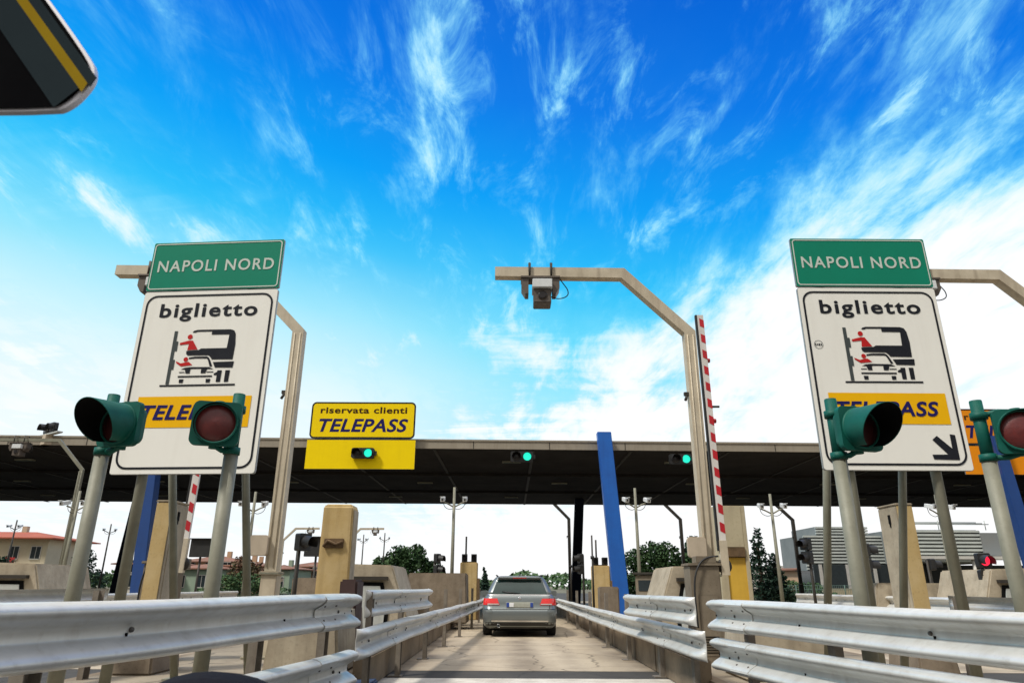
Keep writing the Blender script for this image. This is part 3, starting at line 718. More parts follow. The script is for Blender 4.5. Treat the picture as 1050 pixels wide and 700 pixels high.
dup(m0, (-22.8, 71, 0), math.pi, 'distant mast with its arm to the right, left of the left yellow pillar', None, GB)

# ------------------------------------------------------------------ barriers
def barrier(label, loc, lean, length, mirrored=1):
    t = thing('lane_barrier', label, 'barrier', loc, 0, 'raised red and white barriers')
    mb = MB(); mb.bx(-.24, .20, -.2, .22, 0, 1.36, M['machine']); c = mb.build('cabinet', t, bevel=.012)
    mb = MB(); mb.bx(-.145, .145, -.206, -.2, .12, .95, M['machine'])
    for i in range(7): mb.bx(-.11, .11, -.212, -.206, .16 + i * .035, .175 + i * .035, M['hole'])
    mb.build('door', c, bevel=.003)
    mb = MB(); mb.bx(-.27, .23, -.23, .24, 1.36, 1.40, M['machine']); mb.bx(-.14, .16, -.22, .05, 1.40, 1.50, M['machine']); mb.build('cabinet_lid', c, bevel=.008)
    mb = MB(); mb.lathe((.30, -.10, 1.36), (0, -1, 0), [(.0, 0), (.11, 0), (.11, .05), (.05, .07), (0, .07)], M['pole_dark'], 18)
    mb.tube([tuple(q) for q in smooth_path([(.2, -.2, 1.5), (.0, -.22, 1.48), (-.14, -.26, 1.36), (-.22, -.26, 1.1), (-.2, -.25, .5)], 2)], .014, M['black'], 6); mb.bx(.18, .34, -.12, .1, 1.28, 1.44, M['machine']); mb.build('pivot', t)
    ang = lean
    rot = Matrix.Rotation(ang, 3, 'Y'); base = V((.30, -.15, 1.38))
    mb = MB(); hw = .052
    mb.box(base + rot @ V((0, 0, length / 2 + .1)), (hw * 2, .05, length), M['boom_white'], rot)
    mb.box(base + rot @ V((0, 0, .1)), (hw * 2.3, .075, .5), M['mast'], rot)
    k = int(length / .28)
    for i in range(k):
        z = .45 + i * .28
        if z + .22 > length + .1: break
        pts = [(-.022, z + .04), (.0525, z), (.0525, z + .14), (-.022, z + .18)]
        vs = [base + rot @ V((x, -.029, zz)) for x, zz in pts]
        mb.add(vs, [(0, 1, 2, 3)], M['boom_red'])
    bm_ = mb.build('boom', t)
    mb = MB(); mb.box(base + rot @ V((-hw - .018, 0, length / 2 + .15)), (.03, .055, length - .1), M['black'], rot); mb.build('edge_strip', bm_)
    mb = MB()
    for f in (.56, .82):
        mb.lathe(base + rot @ V((hw, -.0, length * f)), (1, 0, 0), [(.0, .05), (.035, .04), (.04, 0)], M['red_plain'], 12)
    mb.box(base + rot @ V((hw + .06, 0, length * .62)), (.12, .03, .03), M['pole_dark'], rot)
    mb.build('reflector', bm_)
    return t
barrier('raised red and white barrier standing upright beside the middle mast', (2.93, 11.0, .18), R(-.3), 3.95)
barrier('raised red and white barrier seen below the left ticket sign', (-5.33, 11.1, .18), R(1.0), 3.6)

# ------------------------------------------------------------------ pillars
def wide_pillar(label, loc, cream):
    t = thing('pillar', label, 'pillar', loc, 0, 'yellow pillars with a niche')
    w, d, h = .53, .46, 2.44
    mb = MB(); mb.loft([[(-.50, -.44, 0), (.50, -.44, 0), (.50, .44, 0), (-.50, .44, 0)], [(-.44, -.38, .72), (.44, -.38, .72), (.44, .38, .72), (-.44, .38, .72)]], M['concrete_dark']); mb.build('plinth', t, bevel=.03)
    if not cream:
        mb = MB(); mb.loft([[(-w / 2 - .03, -d / 2, 0), (w / 2 + .03, -d / 2, 0), (w / 2 + .03, d / 2, 0), (-w / 2 - .03, d / 2, 0)],
                            [(-w / 2, -d / 2, h - .04), (w / 2, -d / 2, h - .04), (w / 2, d / 2, h - .04), (-w / 2, d / 2, h - .04)],
                            [(-w / 2 + .03, -d / 2 + .03, h), (w / 2 - .03, -d / 2 + .03, h), (w / 2 - .03, d / 2 - .03, h), (-w / 2 + .03, d / 2 - .03, h)]], M['yellow'])
        b = mb.build('shaft', t, bevel=.03, seg=3)
        mb = MB(); mb.box((-.02, -d / 2 - .02, 1.76), (.34, .04, .16), M['niche']); mb.tube([(-.2, -d / 2 - .05, 1.70), (-.12, -d / 2 - .06, 1.80), (.02, -d / 2 - .05, 1.74), (.14, -d / 2 - .05, 1.78)], .025, M['niche'], 8); mb.build('rusty_plate', t, bevel=.008)
        mb = MB(); mb.bx(w / 2 + .004, w / 2 + .02, -d / 2 + .06, d / 2 - .05, .1, h - .1, M['concrete']); mb.build('side_sheet', t)
    else:
        mb = MB(); mb.bx(-w / 2, w / 2, -d / 2 + .07, d / 2, 0, h, M['cream']); mb.bx(-w / 2, -w / 2 + .13, -d / 2, -d / 2 + .07, 0, h, M['cream']); mb.bx(w / 2 - .07, w / 2, -d / 2, -d / 2 + .07, 0, h, M['cream'])
        mb.bx(-w / 2 + .13, w / 2 - .07, -d / 2, -d / 2 + .07, 1.72, h, M['cream']); mb.build('shaft', t, bevel=.008)
        mb = MB(); mb.bx(-w / 2 + .13, w / 2 - .07, -d / 2 + .03, -d / 2 + .067, 0.0, 1.55, M['yellow_clean']); mb.build('niche_front', t)
        mb = MB(); mb.bx(-w / 2 + .132, w / 2 - .072, -d / 2 - .03, -d / 2 + .066, 1.56, 1.715, M['niche']); mb.build('rusty_plate', t, bevel=.006)
    return t
wide_pillar('weathered yellow pillar with a rusty plate, left of the middle lane', (-3.11, 12.8, .18), False)
wide_pillar('cream pillar with a bright yellow niche, right of the barrier', (3.93, 12.8, .18), True)
def slim_pillar(label, loc, s):
    t = thing('pillar', label, 'pillar', loc, 0, 'slim two tone pillars')
    w, d, h = .22, .5, 2.12
    mb = MB(); mb.bx(-w / 2, w / 2, -d / 2 + .012, d / 2, 0, h, M['concrete'])
    mb.bx(-w / 2 - .012, w / 2 + .012, -d / 2, d / 2 + .01, h, h + .03, M['concrete']); mb.build('shaft', t, bevel=.012)
    mb = MB(); mb.bx(-w / 2 + .008, w / 2 - .008, -d / 2, -d / 2 + .011, .02, h - .01, M['yellow']); mb.build('yellow_front', t)
    mb = MB(); mb.loft([[(-.26, -.40, 0), (.26, -.40, 0), (.26, .40, 0), (-.26, .40, 0)], [(-.20, -.34, .62), (.20, -.34, .62), (.20, .34, .62), (-.20, .34, .62)]], M['concrete_dark']); mb.build('plinth', t, bevel=.025)
    mb = MB(); xs = s * (w / 2 + .004); mb.box((xs, -.03, h - .17), (.014, .05, .12), M['hole']); mb.box((xs, -.03, h - .25), (.013, .025, .05), M['hole']); mb.build('slot', t)
    mb = MB(); mb.box((xs, 0, 1.0), (.006, d * .8, 1.35), M['panel']) if False else mb.box((xs * 1.0, .02, .9), (.01, d * .76, 1.5), M['concrete']); mb.build('side_door', t)
    return t
slim_pillar('slim grey pillar with a black slot and yellow front, below the left ticket sign', (-4.72, 9.75, .18), 1)
slim_pillar('slim grey pillar with a black slot and yellow front, below the right ticket sign', (5.35, 9.75, .18), -1)

# ------------------------------------------------------------------ concrete island noses and booth stubs
def nose(label, loc, s):
    """low concrete crash block, sloping on the lane side (s = +1: lane on +x)"""
    t = thing('crash_block', label, 'crash block', loc, 0, 'concrete crash blocks on the islands')
    P = lambda pts: [(s * x, z) for x, z in pts]
    mb = MB(); mb.prism(P([(-.95, 0), (.98, 0), (.98, .45), (.62, 1.46), (-.95, 1.50)]), 0, 1.9, M['concrete']); mb.build('block', t, bevel=.03)
    mb = MB(); mb.prism(P([(-.9, .2), (.58, .2), (.60, .55), (.46, 1.12), (-.9, 1.14)]), -.02, -.004, M['hole']); f = mb.build('recess', t)
    mb = MB(); mb.prism(P([(-.9, .2), (.50, .2), (.52, .52), (.40, 1.05), (-.9, 1.06)]), -.045, -.024, M['panel']); mb.build('panel', f)
    mb = MB(); mb.box((s * -.1, -.05, 1.20), (1.3, .10, .07), M['pole_dark']); mb.build('ledge', t)
    return t
nose('concrete crash block with a pale panel, right of the left yellow pillar', (-3.1, 15, .18), 1)
nose('concrete crash block with a pale panel, left of the barrier cabinet', (3.98, 15, .18), -1)
nose('concrete crash block with a pale panel, at the left picture edge below the red roof', (-10.55, 15, .18), 1)
nose('concrete crash block with a pale panel, at the right picture edge behind the sign posts', (11.3, 16, .18), -1)
def stub(label, loc, wx, wy, h, mat, cat='concrete block', name='concrete_block', sk=0.0):
    mb = MB(); mb.loft([[(-wx / 2 - sk, -wy / 2, 0), (wx / 2 + sk, -wy / 2, 0), (wx / 2 + sk, wy / 2, 0), (-wx / 2 - sk, wy / 2, 0)], [(-wx / 2, -wy / 2, h), (wx / 2, -wy / 2, h), (wx / 2, wy / 2, h), (-wx / 2, wy / 2, h)]], mat)
    o = mb.build(name, None, loc, 0, bevel=.03); return tag(o, label, cat)
stub('low brown concrete block behind the left guard rail, beside the silver car', (-2.25, 22.6, .18), 1.75, 1.2, 1.42, M['concrete_dark'], sk=.06)
stub('squat brown concrete block at the foot of the blue strut', (2.85, 21.3, .18), .55, .6, 1.05, M['concrete_dark'])
stub('grey concrete block between the left mast and the left yellow pillar', (-5.4, 20.5, .18), 1.3, 1.0, 1.25, M['concrete_dark'])
stub('tan concrete block right of the slim right pillar', (9.9, 18.6, .0), 1.6, 1.2, 1.35, M['concrete'], sk=.2)
stub('small dark maroon cabinet tucked behind the end of the left front guard rail', (-2.50, 11.4, .18), .27, .5, 1.15, M['maroon'], 'cabinet', 'cabinet')
def booth_pillar(label, loc, h):
    t = thing('toll_pillar', label, 'toll pillar', loc, 0, 'short yellow toll pillars by the car')
    mb = MB(); mb.bx(-.29, .29, -.25, .25, 0, h, M['yellow']); mb.build('shaft', t, bevel=.02)
    mb = MB(); mb.bx(.29, .36, -.26, .3, 0, h * .72, M['niche']); mb.build('side_panel', t)
    mb = MB()
    for x in (-.16, .16):
        mb.bx(x - .09, x + .09, -.14, .1, h + .02, h + .27, M['black']); mb.lathe((x, -.14, h + .15), (0, -1, 0), [(.075, 0), (.08, .1), (.07, .1), (.065, .0)], M['hole'], 14)
    mb.bx(-.25, .25, -.05, .05, h, h + .03, M['black']); mb.tube([(-.12, 0, h + .2), (-.12, 0, h + .85)], .03, M['pole_dark'], 8); mb.build('lamp_head', t)
    return t
booth_pillar('short yellow toll pillar with black heads on top, left of the silver car', (-1.42, 24.4, .18), 1.80)
booth_pillar('short yellow toll pillar with black heads on top, left of the blue strut', (3.05, 24.6, .18), 1.72)

def ticket_machine(label, loc, yaw):
    t = thing('ticket_machine', label, 'ticket machine', loc, yaw, 'ticket machines on the islands')
    mb = MB(); mb.bx(-.30, .30, -.26, .26, 0, 1.35, M['machine']); mb.build('body', t, bevel=.02)
    mb = MB(); mb.bx(-.34, .34, -.34, .30, 1.36, 1.42, M['pole_dark']); mb.build('hood', t, bevel=.01)
    mb = MB(); mb.bx(-.20, .20, -.275, -.262, .95, 1.22, M['win']); mb.build('screen', t)
    mb = MB(); mb.bx(-.22, .0, -.285, -.262, .72, .84, M['panel']); mb.bx(-.18, -.04, -.29, -.2855, .765, .785, M['hole']); mb.build('slot', t)
    mb = MB(); mb.lathe((.12, -.262, .78), (0, -1, 0), [(.0, .03), (.045, .025), (.05, 0)], M['red_plain'], 14); mb.build('button', t)
    mb = MB(); mb.bx(-.24, .24, -.272, -.262, .10, .62, M['concrete']); mb.lathe((.18, -.272, .4), (0, -1, 0), [(.018, 0), (.018, .01), (0, .012)], M['bolt'], 8); mb.build('door', t)
    return t
ticket_machine('brown ticket machine between the left crash block and the brown concrete block', (-3.55, 21.5, .18), R(35))
ticket_machine('brown ticket machine between the blue strut and the right crash block', (3.75, 19.6, .18), R(-35))
stub('worn concrete block behind the near end of the left lane rail', (-2.62, 9.9, .18), .8, 1.1, .78, M['concrete'], sk=.08)
stub('worn concrete block behind the near end of the right lane rail', (3.35, 9.5, .18), .9, 1.0, .62, M['concrete'], sk=.08)

# ------------------------------------------------------------------ canopy
def near_y(x): return 26.75 + .026 * x
def far_y(x): return 46.2 + .020 * x
t = thing('toll_canopy', 'long flat dark canopy roof with a beige edge across the whole toll plaza', 'canopy', (0, 26.75, 0)); C0 = V(t.location)
xa, xb = -48, 52
def quad_slab(mb, y0a, y0b, y1a, y1b, z0, z1, mat, x0=xa, x1=xb):
    lo = [(x0, y0a, z0), (x1, y0b, z0), (x1, y1b, z0), (x0, y1a, z0)]; hi = [(x, y, z1) for x, y, _ in lo]
    return mb.loft([[V(p) - C0 for p in lo], [V(p) - C0 for p in hi]], mat)
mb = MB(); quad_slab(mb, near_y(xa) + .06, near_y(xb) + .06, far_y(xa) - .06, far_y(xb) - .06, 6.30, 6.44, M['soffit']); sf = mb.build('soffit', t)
mb = MB(); quad_slab(mb, near_y(xa) + .05, near_y(xb) + .05, far_y(xa), far_y(xb), 6.445, 6.64, M['roof_top']); mb.build('roof', t)
mb = MB()
quad_slab(mb, near_y(xa), near_y(xb), near_y(xa) + .045, near_y(xb) + .045, 6.30, 6.66, M['fascia'])
quad_slab(mb, near_y(xa) - .03, near_y(xb) - .03, near_y(xa) - .001, near_y(xb) - .001, 6.60, 6.665, M['fascia'])
for i in range(33):
    x = xa + 1.5 + i * 3.0
    mb.box(V((x, near_y(x) - .002, 6.45)) - C0, (.03, .012, .27), M['pole_dark'])
mb.build('fascia', t)
mb = MB()
for i in range(26):
    x = xa + 2 + i * 3.9
    mb.add([V((x, near_y(x) + .1, 6.27)) - C0, V((x + .12, near_y(x) + .1, 6.27)) - C0, V((x + .12, far_y(x) - .1, 6.27)) - C0, V((x, far_y(x) - .1, 6.27)) - C0], [(3, 2, 1, 0)], M['pole_dark'])
    mb.box(V((x + .06, 36.5, 6.285)) - C0, (.12, 18.5, .028), M['pole_dark'])
for k in (.33, .66):
    y = 26.75 + 19.4 * k; mb.box(V((2, y, 6.24)) - C0, (98, .22, .1), M['soffit'], Matrix.Rotation(.022, 3, 'Z'))
mb.build('soffit_rib', t)
for i in range(13):
    for k, yy in enumerate((29.5, 36.0, 42.0)):
        x = -42 + i * 7 + (k % 2) * 2.5
        mb = MB(); mb.box(V((x, yy, 6.262)) - C0, (.8, .2, .06), M['galv_post']); mb.box(V((x, yy, 6.229)) - C0, (.7, .12, .006), M['pole_teal']); mb.build('light_fitting', t, bevel=.01)
def strut(x, front, w=.27, mat='blue'):
    mb = MB()
    if front: a, b = V((x + .42, near_y(x) - .34, .18)), V((x, near_y(x) - .34, 6.92))
    else: a, b = V((x - .4, 43, .18)), V((x, 43, 6.29))
    ax = V((1, 0, 0)); d = (b - a).normalized(); ay = d.cross(ax).normalized()
    rings = []
    for p, k in ((a, 1.04), (b, 1.0)):
        rings.append([p + ax * sx * w * k + ay * sy * .2 * k - C0 for sx, sy in ((-1, -1), (1, -1), (1, 1), (-1, 1))])
    mb.loft(rings, M[mat] if front else M['navy']); o = mb.build('blue_strut', t, bevel=.015)  # rear struts carry their shade as a darker blue
    mb = MB(); mb.box(a - C0 + V((0, 0, .03)), (.75, .75, .06), M['concrete']); mb.build('strut_foot', o, bevel=.01)
    return o
strut(3.62, True)
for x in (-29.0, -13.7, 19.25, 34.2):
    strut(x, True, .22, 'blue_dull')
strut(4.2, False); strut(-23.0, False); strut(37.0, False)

# signs and signals on the canopy
def telepass(label, x, yel, yel2):
    yb = near_y(x) - .22
    t = thing('canopy_sign', label, 'sign', (x, yb, 0), 0, 'TELEPASS signs on the canopy edge')
    for k in (-1.5, 1.5):
        mb = MB(); mb.box((k, .10, 6.75), (.08, .14, 2.5), M['pole_dark']); mb.build('hanger', t)
    mb = MB(); mb.prism(rrect(-2.06, 2.06, 6.62, 8.08, .18), -.02, .02, M['alu']); mb.poly(rrect(-2.055, 2.055, 6.625, 8.075, .18), yel, -.024); p = mb.build('upper_panel', t)
    ring_sheet(rrect(-2.055, 2.055, 6.625, 8.075, .18), rrect(-2.0, 2.0, 6.68, 8.02, .13), M['sign_black'], -.028).build('border', p)
    lettering('riservata clienti', -1.70, 1.72, 7.62, 7.88, -.028, M['sign_brown'], .028, 0, 1.08, 'l').build('lettering', p)
    lettering('TELEPASS', -1.72, 1.78, 6.88, 7.40, -.028, M['sign_navy'], .026, .24, 1.06, 'T').build('lettering', p)
    mb = MB(); mb.box((0, 0, 6.0), (4.22, .05, 1.12), M['alu']); mb.poly([(-2.11, 5.44), (2.11, 5.44), (2.11, 6.56), (-2.11, 6.56)], yel2, -.029); mb.build('lower_panel', t)
    return t
telepass('bright yellow riservata clienti TELEPASS sign on the canopy, left of the middle lane', -5.85, M['sign_yellow'], M['sign_yellow'])
telepass('orange TELEPASS sign cut off by the right picture edge', 20.0, M['sign_orange'], M['sign_orange'])
def canopy_signal(label, x, z, lit, dy=-.34, yaw=0):
    y = near_y(x) + dy
    t = thing('lane_signal', label, 'lane signal', (x, y, z), yaw, 'lane signals on the canopy edge')
    mb = MB(); mb.prism(rrect(-.44, .44, -.2, .2, .08), 0, .16, M['black']); mb.box((.48, .08, 0), (.08, .1, .16), M['black']); mb.box((0, .2, 0), (.2, .09, .12), M['black']); h = mb.build('housing', t)
    for s, mt in ((-1, 'lens_dark'), (1, 'lit_green' if lit else 'lens_dark')):
        mb = MB(); mb.lathe((s * .21, 0, 0), (0, -1, 0), [(.155, .004), (.12, .02), (.06, .03), (0, .034)], M[mt], 20); mb.build('lens', t)
        mb = MB(); n = 18
        r0 = [V((s * .21 + .172 * math.cos(R(-20 + 220 * i / n)), -.0, .172 * math.sin(R(-20 + 220 * i / n)))) for i in range(n + 1)]
        mb.loft([r0, [p + V((0, -.26 if s < 0 else -.16, -.02)) for p in r0]], M['black'], True, False, False); mb.build('visor', t)
    return t
canopy_signal('lit green lane signal in the middle of the yellow TELEPASS lower panel', -5.72, 6.02, True, -.46)
canopy_signal('lit green lane signal on the canopy edge above the silver car', .40, 5.96, True)
canopy_signal('lit green lane signal on the canopy edge just left of the middle mast', 6.60, 5.92, True)
tt = canopy_signal('unlit lane signal turned sideways on top of the canopy at far left', -18.15, 6.98, False, .1, R(-35))
mb = MB(); mb.bx(-1.1, 1.1, -.1, .1, -.30, -.25, M['panel']); mb.tube([(0, 0, -.25), (0, 0, .02)], .05, M['pole_dark'], 8); mb.bx(-.35, .3, -.15, .15, -.68, -.30, M['box_beige']); mb.build('mount', tt)

# ------------------------------------------------------------------ CCTV posts
def cctv(label, loc, h, teal=True):
    t = thing('camera_post', label, 'camera post', loc, 0, 'thin posts with two cameras')
    m = M['galv_post'] if teal else M['pole_dark']
    mb = MB(); mb.tube([(0, 0, 0), (0, 0, h)], [.07, .045], m, 10); mb.box((0, 0, .01), (.25, .25, .02), m); mb.build('pole', t)
    za = h - .55
    for s in (-1, 1):
        mb = MB(); mb.tube([(0, 0, za - .12), (s * .22, 0, za), (s * .36, -.02, za + .05)], .025, m, 8); mb.build('arm', t)
        mb = MB(); mb.box((s * .38, -.1, za + .14), (.14, .40, .13), M['cam_white'], Matrix.Rotation(R(14), 3, 'X')); mb.box((s * .38, -.32, za + .19), (.17, .12, .02), M['cam_white']); mb.lathe((s * .38, -.30, za + .10), (0, -1, -.2), [(.05, 0), (.045, .02), (0, .015)], M['lens_dark'], 10); mb.build('camera', t, bevel=.012)
        mb = MB(); mb.tube([tuple(p) for p in smooth_path([(s * .38, .05, za + .1), (s * .34, .05, za - .10), (s * .15, .03, za - .2), (0, .05, za - .14)], 2)], .01, M['black'], 6); mb.build('cable', t)
    return t
c0 = cctv('thin camera post between the left concrete block and the silver car', (-1.96, 23.9, .18), 4.25)
dup(c0, (4.26, 23.9, .18), R(8), 'thin camera post just right of the blue strut')
dup(c0, (8.9, 23.9, .0), R(-6), 'thin camera post right of the cream pillar')
dup(c0, (-8.8, 23.9, .0), R(5), 'thin camera post left of the left mast')
dup(c0, (-14.85, 23.9, .0), R(-5), 'thin camera post behind the leftmost signal pole')
dup(c0, (14.6, 23.9, .0), R(12), 'thin camera post seen behind the right ticket sign post')
GF = 'distant camera posts'
c1 = cctv('distant dark camera post in front of the red roofed house', (-34.4, 49, 0), 5.4, False); c1['group'] = GF
dup(c1, (-29.5, 52, 0), R(20), 'distant dark camera post right of the red roofed house', None, GF)
dup(c1, (-12.9, 62, 0), R(-15), 'distant dark camera post above the left crash block', None, GF)
dup(c1, (-10.7, 60, 0), R(10), 'distant dark camera post left of the round left tree', None, GF)

# ------------------------------------------------------------------ small signals and boards on the islands
def small_signal(label, loc, h, lit=None, heads=2, yaw=0):
    t = thing('lane_light', label, 'lane light', loc, yaw, 'small black lane lights')
    mb = MB(); mb.tube([(0, 0, 0), (0, 0, h)], .04, M['pole_dark'], 10); mb.box((0, 0, .01), (.2, .2, .02), M['pole_dark']); mb.build('pole', t)
    for i in range(heads):
        z = h - .12 - i * .36
        mb = MB(); mb.prism(rrect(-.15, .15, z - .16, z + .16, .04), -.16, -.03, M['black'])
        n = 14; r0 = [V((.125 * math.cos(R(-30 + 240 * k / n)), -.16, z + .125 * math.sin(R(-30 + 240 * k / n)))) for k in range(n + 1)]
        mb.loft([r0, [p + V((0, -.2, -.03)) for p in r0]], M['black'], True, False, False); hd = mb.build('head', t)
        mb = MB(); mb.lathe((0, -.162, z), (0, -1, 0), [(.115, 0), (.08, .02), (0, .03)], M['lit_red'] if (lit and i == 0) else M['lens_dark'], 16); mb.build('lens', hd)
    return t
small_signal('small two head black lane light left of the middle camera post', (-2.62, 24.6, .18), 2.05, yaw=R(70))
small_signal('small black lane light on a dark pole right of the left mast', (-4.05, 13.6, .18), 1.95, heads=1, yaw=R(60))
small_signal('small two head black lane light behind the blue strut foot', (2.55, 25.4, .18), 2.1, yaw=R(-75))
small_signal('small lane light glowing red at the right picture edge', (10.75, 16.4, .0), 1.95, lit=True)
small_signal('small two head black lane light, left of the thick right sign post', (8.85, 18.0, 0), 2.25, yaw=R(80))
small_signal('small two head black lane light, right of the cream pillar by the tall mast', (8.35, 20.0, 0), 2.5, yaw=R(-60))
small_signal('small black lane light on a pole right of the slim right pillar', (12.2, 21, 0), 2.0, heads=1, yaw=R(85))
def board(label, loc, w, h, z):
    t = thing('display_board', label, 'display board', loc, 0, 'dark boards on thin posts')
    mb = MB(); mb.tube([(0, 0, 0), (0, 0, z)], .035, M['pole_dark'], 8); mb.build('post', t)
    mb = MB(); mb.bx(-w / 2, w / 2, -.12, .0, z - .02, z + h, M['black']); mb.bx(-w / 2 - .02, w / 2 + .02, -.2, .02, z + h, z + h + .03, M['black']); mb.build('panel', t, bevel=.008)
    return t
board('black board on a thin post between the left barrier and the sign posts', (-9.55, 22, 0), .62, .50, 2.05)
board('black board peeking out left of the left yellow pillar', (-6.0, 22, .18), .70, .54, 1.90)
t = thing('lane_sign_small', 'small blue sign with a white figure at the right picture edge', 'sign', (16.5, 22.4, 0))
mb = MB(); mb.tube([(0, 0, 0), (0, 0, 2.4)], .035, M['pole_dark'], 8); mb.build('post', t)
mb = MB(); mb.bx(-.28, .28, -.05, -.035, 1.6, 2.35, M['plate_blue']); sp_ = mb.build('panel', t)
mb = MB(); mb.disc(0, 2.2, .06, M['sign_white'], -.054); mb.poly([(-.05, 2.12), (.05, 2.12), (.16, 1.82), (.07, 1.82), (.05, 1.70), (-.05, 1.70), (-.07, 1.82), (-.16, 1.82)], M['sign_white'], -.054); mb.build('figure', sp_)
mb = MB(); mb.bx(-.35, .35, -.3, .3, 0, .12, M['blue_sheet']); tag(mb.build('kerb_marker', None, (-2.05, 9.4, .004), 0, bevel=.02), 'small blue painted block on the ground at the near end of the left rail', 'kerb block')

# ------------------------------------------------------------------ silver estate car
car = thing('estate_car', 'silver estate car seen from behind waiting in the middle lane', 'car', (.23, 18.9, .01))
BODY = [  # z, half width, rear y, front y, rear radius, front radius
    (.20, .80, .14, 4.60, .18, .4), (.26, .87, .06, 4.74, .20, .4), (.33, .905, .02, 4.82, .24, .45), (.46, .918, .0, 4.84, .26, .45), (.60, .922, -.005, 4.83, .26, .45), (.655, .922, .01, 4.81, .26, .45),
    (.675, .918, .055, 4.79, .24, .45), (.80, .914, .062, 4.70, .24, .45), (.90, .90, .085, 4.35, .24, .5), (.96, .885, .105, 3.85, .24, .5), (1.0, .855, .14, 3.60, .22, .5)]
GLASS = [(1.0, .835, .15, 3.58, .16, .4), (1.10, .80, .21, 3.30, .16, .4), (1.22, .748, .285, 2.98, .16, .4), (1.34, .69, .37, 2.64, .16, .4), (1.40, .655, .40, 2.45, .16, .35), (1.45, .60, .38, 2.25, .14, .3), (1.48, .50, .50, 2.0, .12, .3), (1.49, .3, .8, 1.8, .1, .2)]
def outline(q, n=8):
    z, w_, yr, yf, rr, rf = q; pts = []
    for cx, cy, r, a0 in ((w_ - rr, yr + rr, rr, -90), (w_ - rf, yf - rf, rf, 0), (-w_ + rf, yf - rf, rf, 90), (-w_ + rr, yr + rr, rr, 180)):
        for i in range(n + 1):
            a = R(a0 + 90 * i / n); pts.append(V((cx + r * math.cos(a), cy + r * math.sin(a), z)))
    return pts
def layer(T, z):
    for a, b in zip(T[:-1], T[1:]):
        if a[0] <= z <= b[0]:
            k = (z - a[0]) / (b[0] - a[0]); return tuple(a[i] + (b[i] - a[i]) * k for i in range(6))
    return T[-1]
def rear_pt(T, z, s, off):
    """point on the rear skin, s metres round from the middle (signed), pushed out by off"""
    z, w_, yr, yf, rr, rf = layer(T, z); a = abs(s); sg = 1 if s >= 0 else -1
    fl = w_ - rr
    if a <= fl: return V((s, yr - off, z))
    th = (a - fl) / rr
    if th <= math.pi / 2: return V((sg * (fl + (rr + off) * math.sin(th)), yr + rr - (rr + off) * math.cos(th), z))
    return V((sg * (w_ + off), yr + rr + (a - fl - rr * math.pi / 2), z))
def patch(T, s0, s1, z0, z1, off, mat, n=10, m=4, s0t=None, s1t=None):
    mb = MB(); vs = []; s0t = s0 if s0t is None else s0t; s1t = s1 if s1t is None else s1t
    for j in range(m + 1):
        k = j / m
        for i in range(n + 1):
            u = i / n; vs.append(rear_pt(T, z0 + (z1 - z0) * k, (s0 + (s1 - s0) * u) * (1 - k) + (s0t + (s1t - s0t) * u) * k, off))
    mb.add(vs, [(j * (n + 1) + i, j * (n + 1) + i + 1, (j + 1) * (n + 1) + i + 1, (j + 1) * (n + 1) + i) for j in range(m) for i in range(n)], mat, True)
    return mb
mb = MB(); mb.loft([outline(q) for q in BODY], M['car_paint'], True); body = mb.build('body', car)
mb = MB(); mb.loft([outline(q) for q in GLASS], M['car_paint'], True); mb.build('roof', car)
patch(GLASS, -.69, .69, 1.03, 1.385, .006, M['car_glass'], s0t=-.565, s1t=.565).build('rear_window', car)
for s in (-1, 1):
    patch(GLASS, s * 1.02, s * 3.4, 1.03, 1.36, .006, M['car_glass'], 14, s0t=s * .92, s1t=s * 2.4).build('side_window', car)
    tl = patch(BODY, s * .50, s * 1.10, .765, .925, .008, M['car_red'], 14, s0t=s * .56, s1t=s * 1.16).build('tail_light', car)
    patch(BODY, s * .52, s * .80, .775, .80, .014, M['car_lens'], 6).build('reverse_lens', tl)
    patch(BODY, s * .68, s * 1.05, .56, .655, .006, M['car_lens'] if False else M['car_paint'], 8).build('bumper_corner', car)
    mb = MB(); mb.tube([(s * .57, .55, 1.475), (s * .60, .8, 1.50), (s * .60, 2.1, 1.51), (s * .57, 2.3, 1.475)], .018, M['black'], 8); mb.build('roof_rail', car)
    mb = MB(); mb.prism(rrect(-.11, .11, -.075, .075, .05), 3.22, 3.32, M['car_paint']); o = mb.build('wing_mirror', car); o.location = (s * 1.0, 0, 1.02)
    for yy in (.95, 3.85):
        mb = MB(); mb.lathe((s * .70, yy, .31), (s, 0, 0), [(.0, 0), (.20, 0), (.29, .0), (.315, .03), (.315, .20), (.29, .225), (.21, .225)], M['tyre'], 28); wh = mb.build('wheel', car)
        mb = MB(); mb.lathe((s * .90, yy, .31), (s, 0, 0), [(.21, .02), (.20, -.02), (.06, .0), (.0, .005)], M['galv'], 20); mb.build('rim', wh)
patch(BODY, -.915, .915, .658, .672, .004, M['hole'], 20, 1).build('bumper_gap', car)
patch(BODY, -.70, .70, .365, .40, .012, M['chrome'], 20, 2).build('bumper_strip', car)
patch(BODY, -.86, .86, .205, .35, .006, M['black'], 20, 2).build('bumper_skirt', car)
patch(BODY, -.34, .34, .70, .84, .004, M['plate'], 8).build('plate_recess', car)
pt = patch(BODY, -.26, .26, .715, .825, .010, M['plate'], 6).build('number_plate', car)
patch(BODY, -.33, -.262, .715, .825, .013, M['plate_blue'], 2).build('plate_end', pt)
patch(BODY, -.258, -.15, .72, .82, .016, M['plate_white'], 2).build('plate_patch', pt)
patch(BODY, .262, .33, .715, .825, .013, M['plate_blue'], 2).build('plate_end', pt)
for s in (-1, 1): patch(BODY, s * .735, s * .745, .68, .99, .004, M['hole'], 1, 6).build('panel_gap', car)
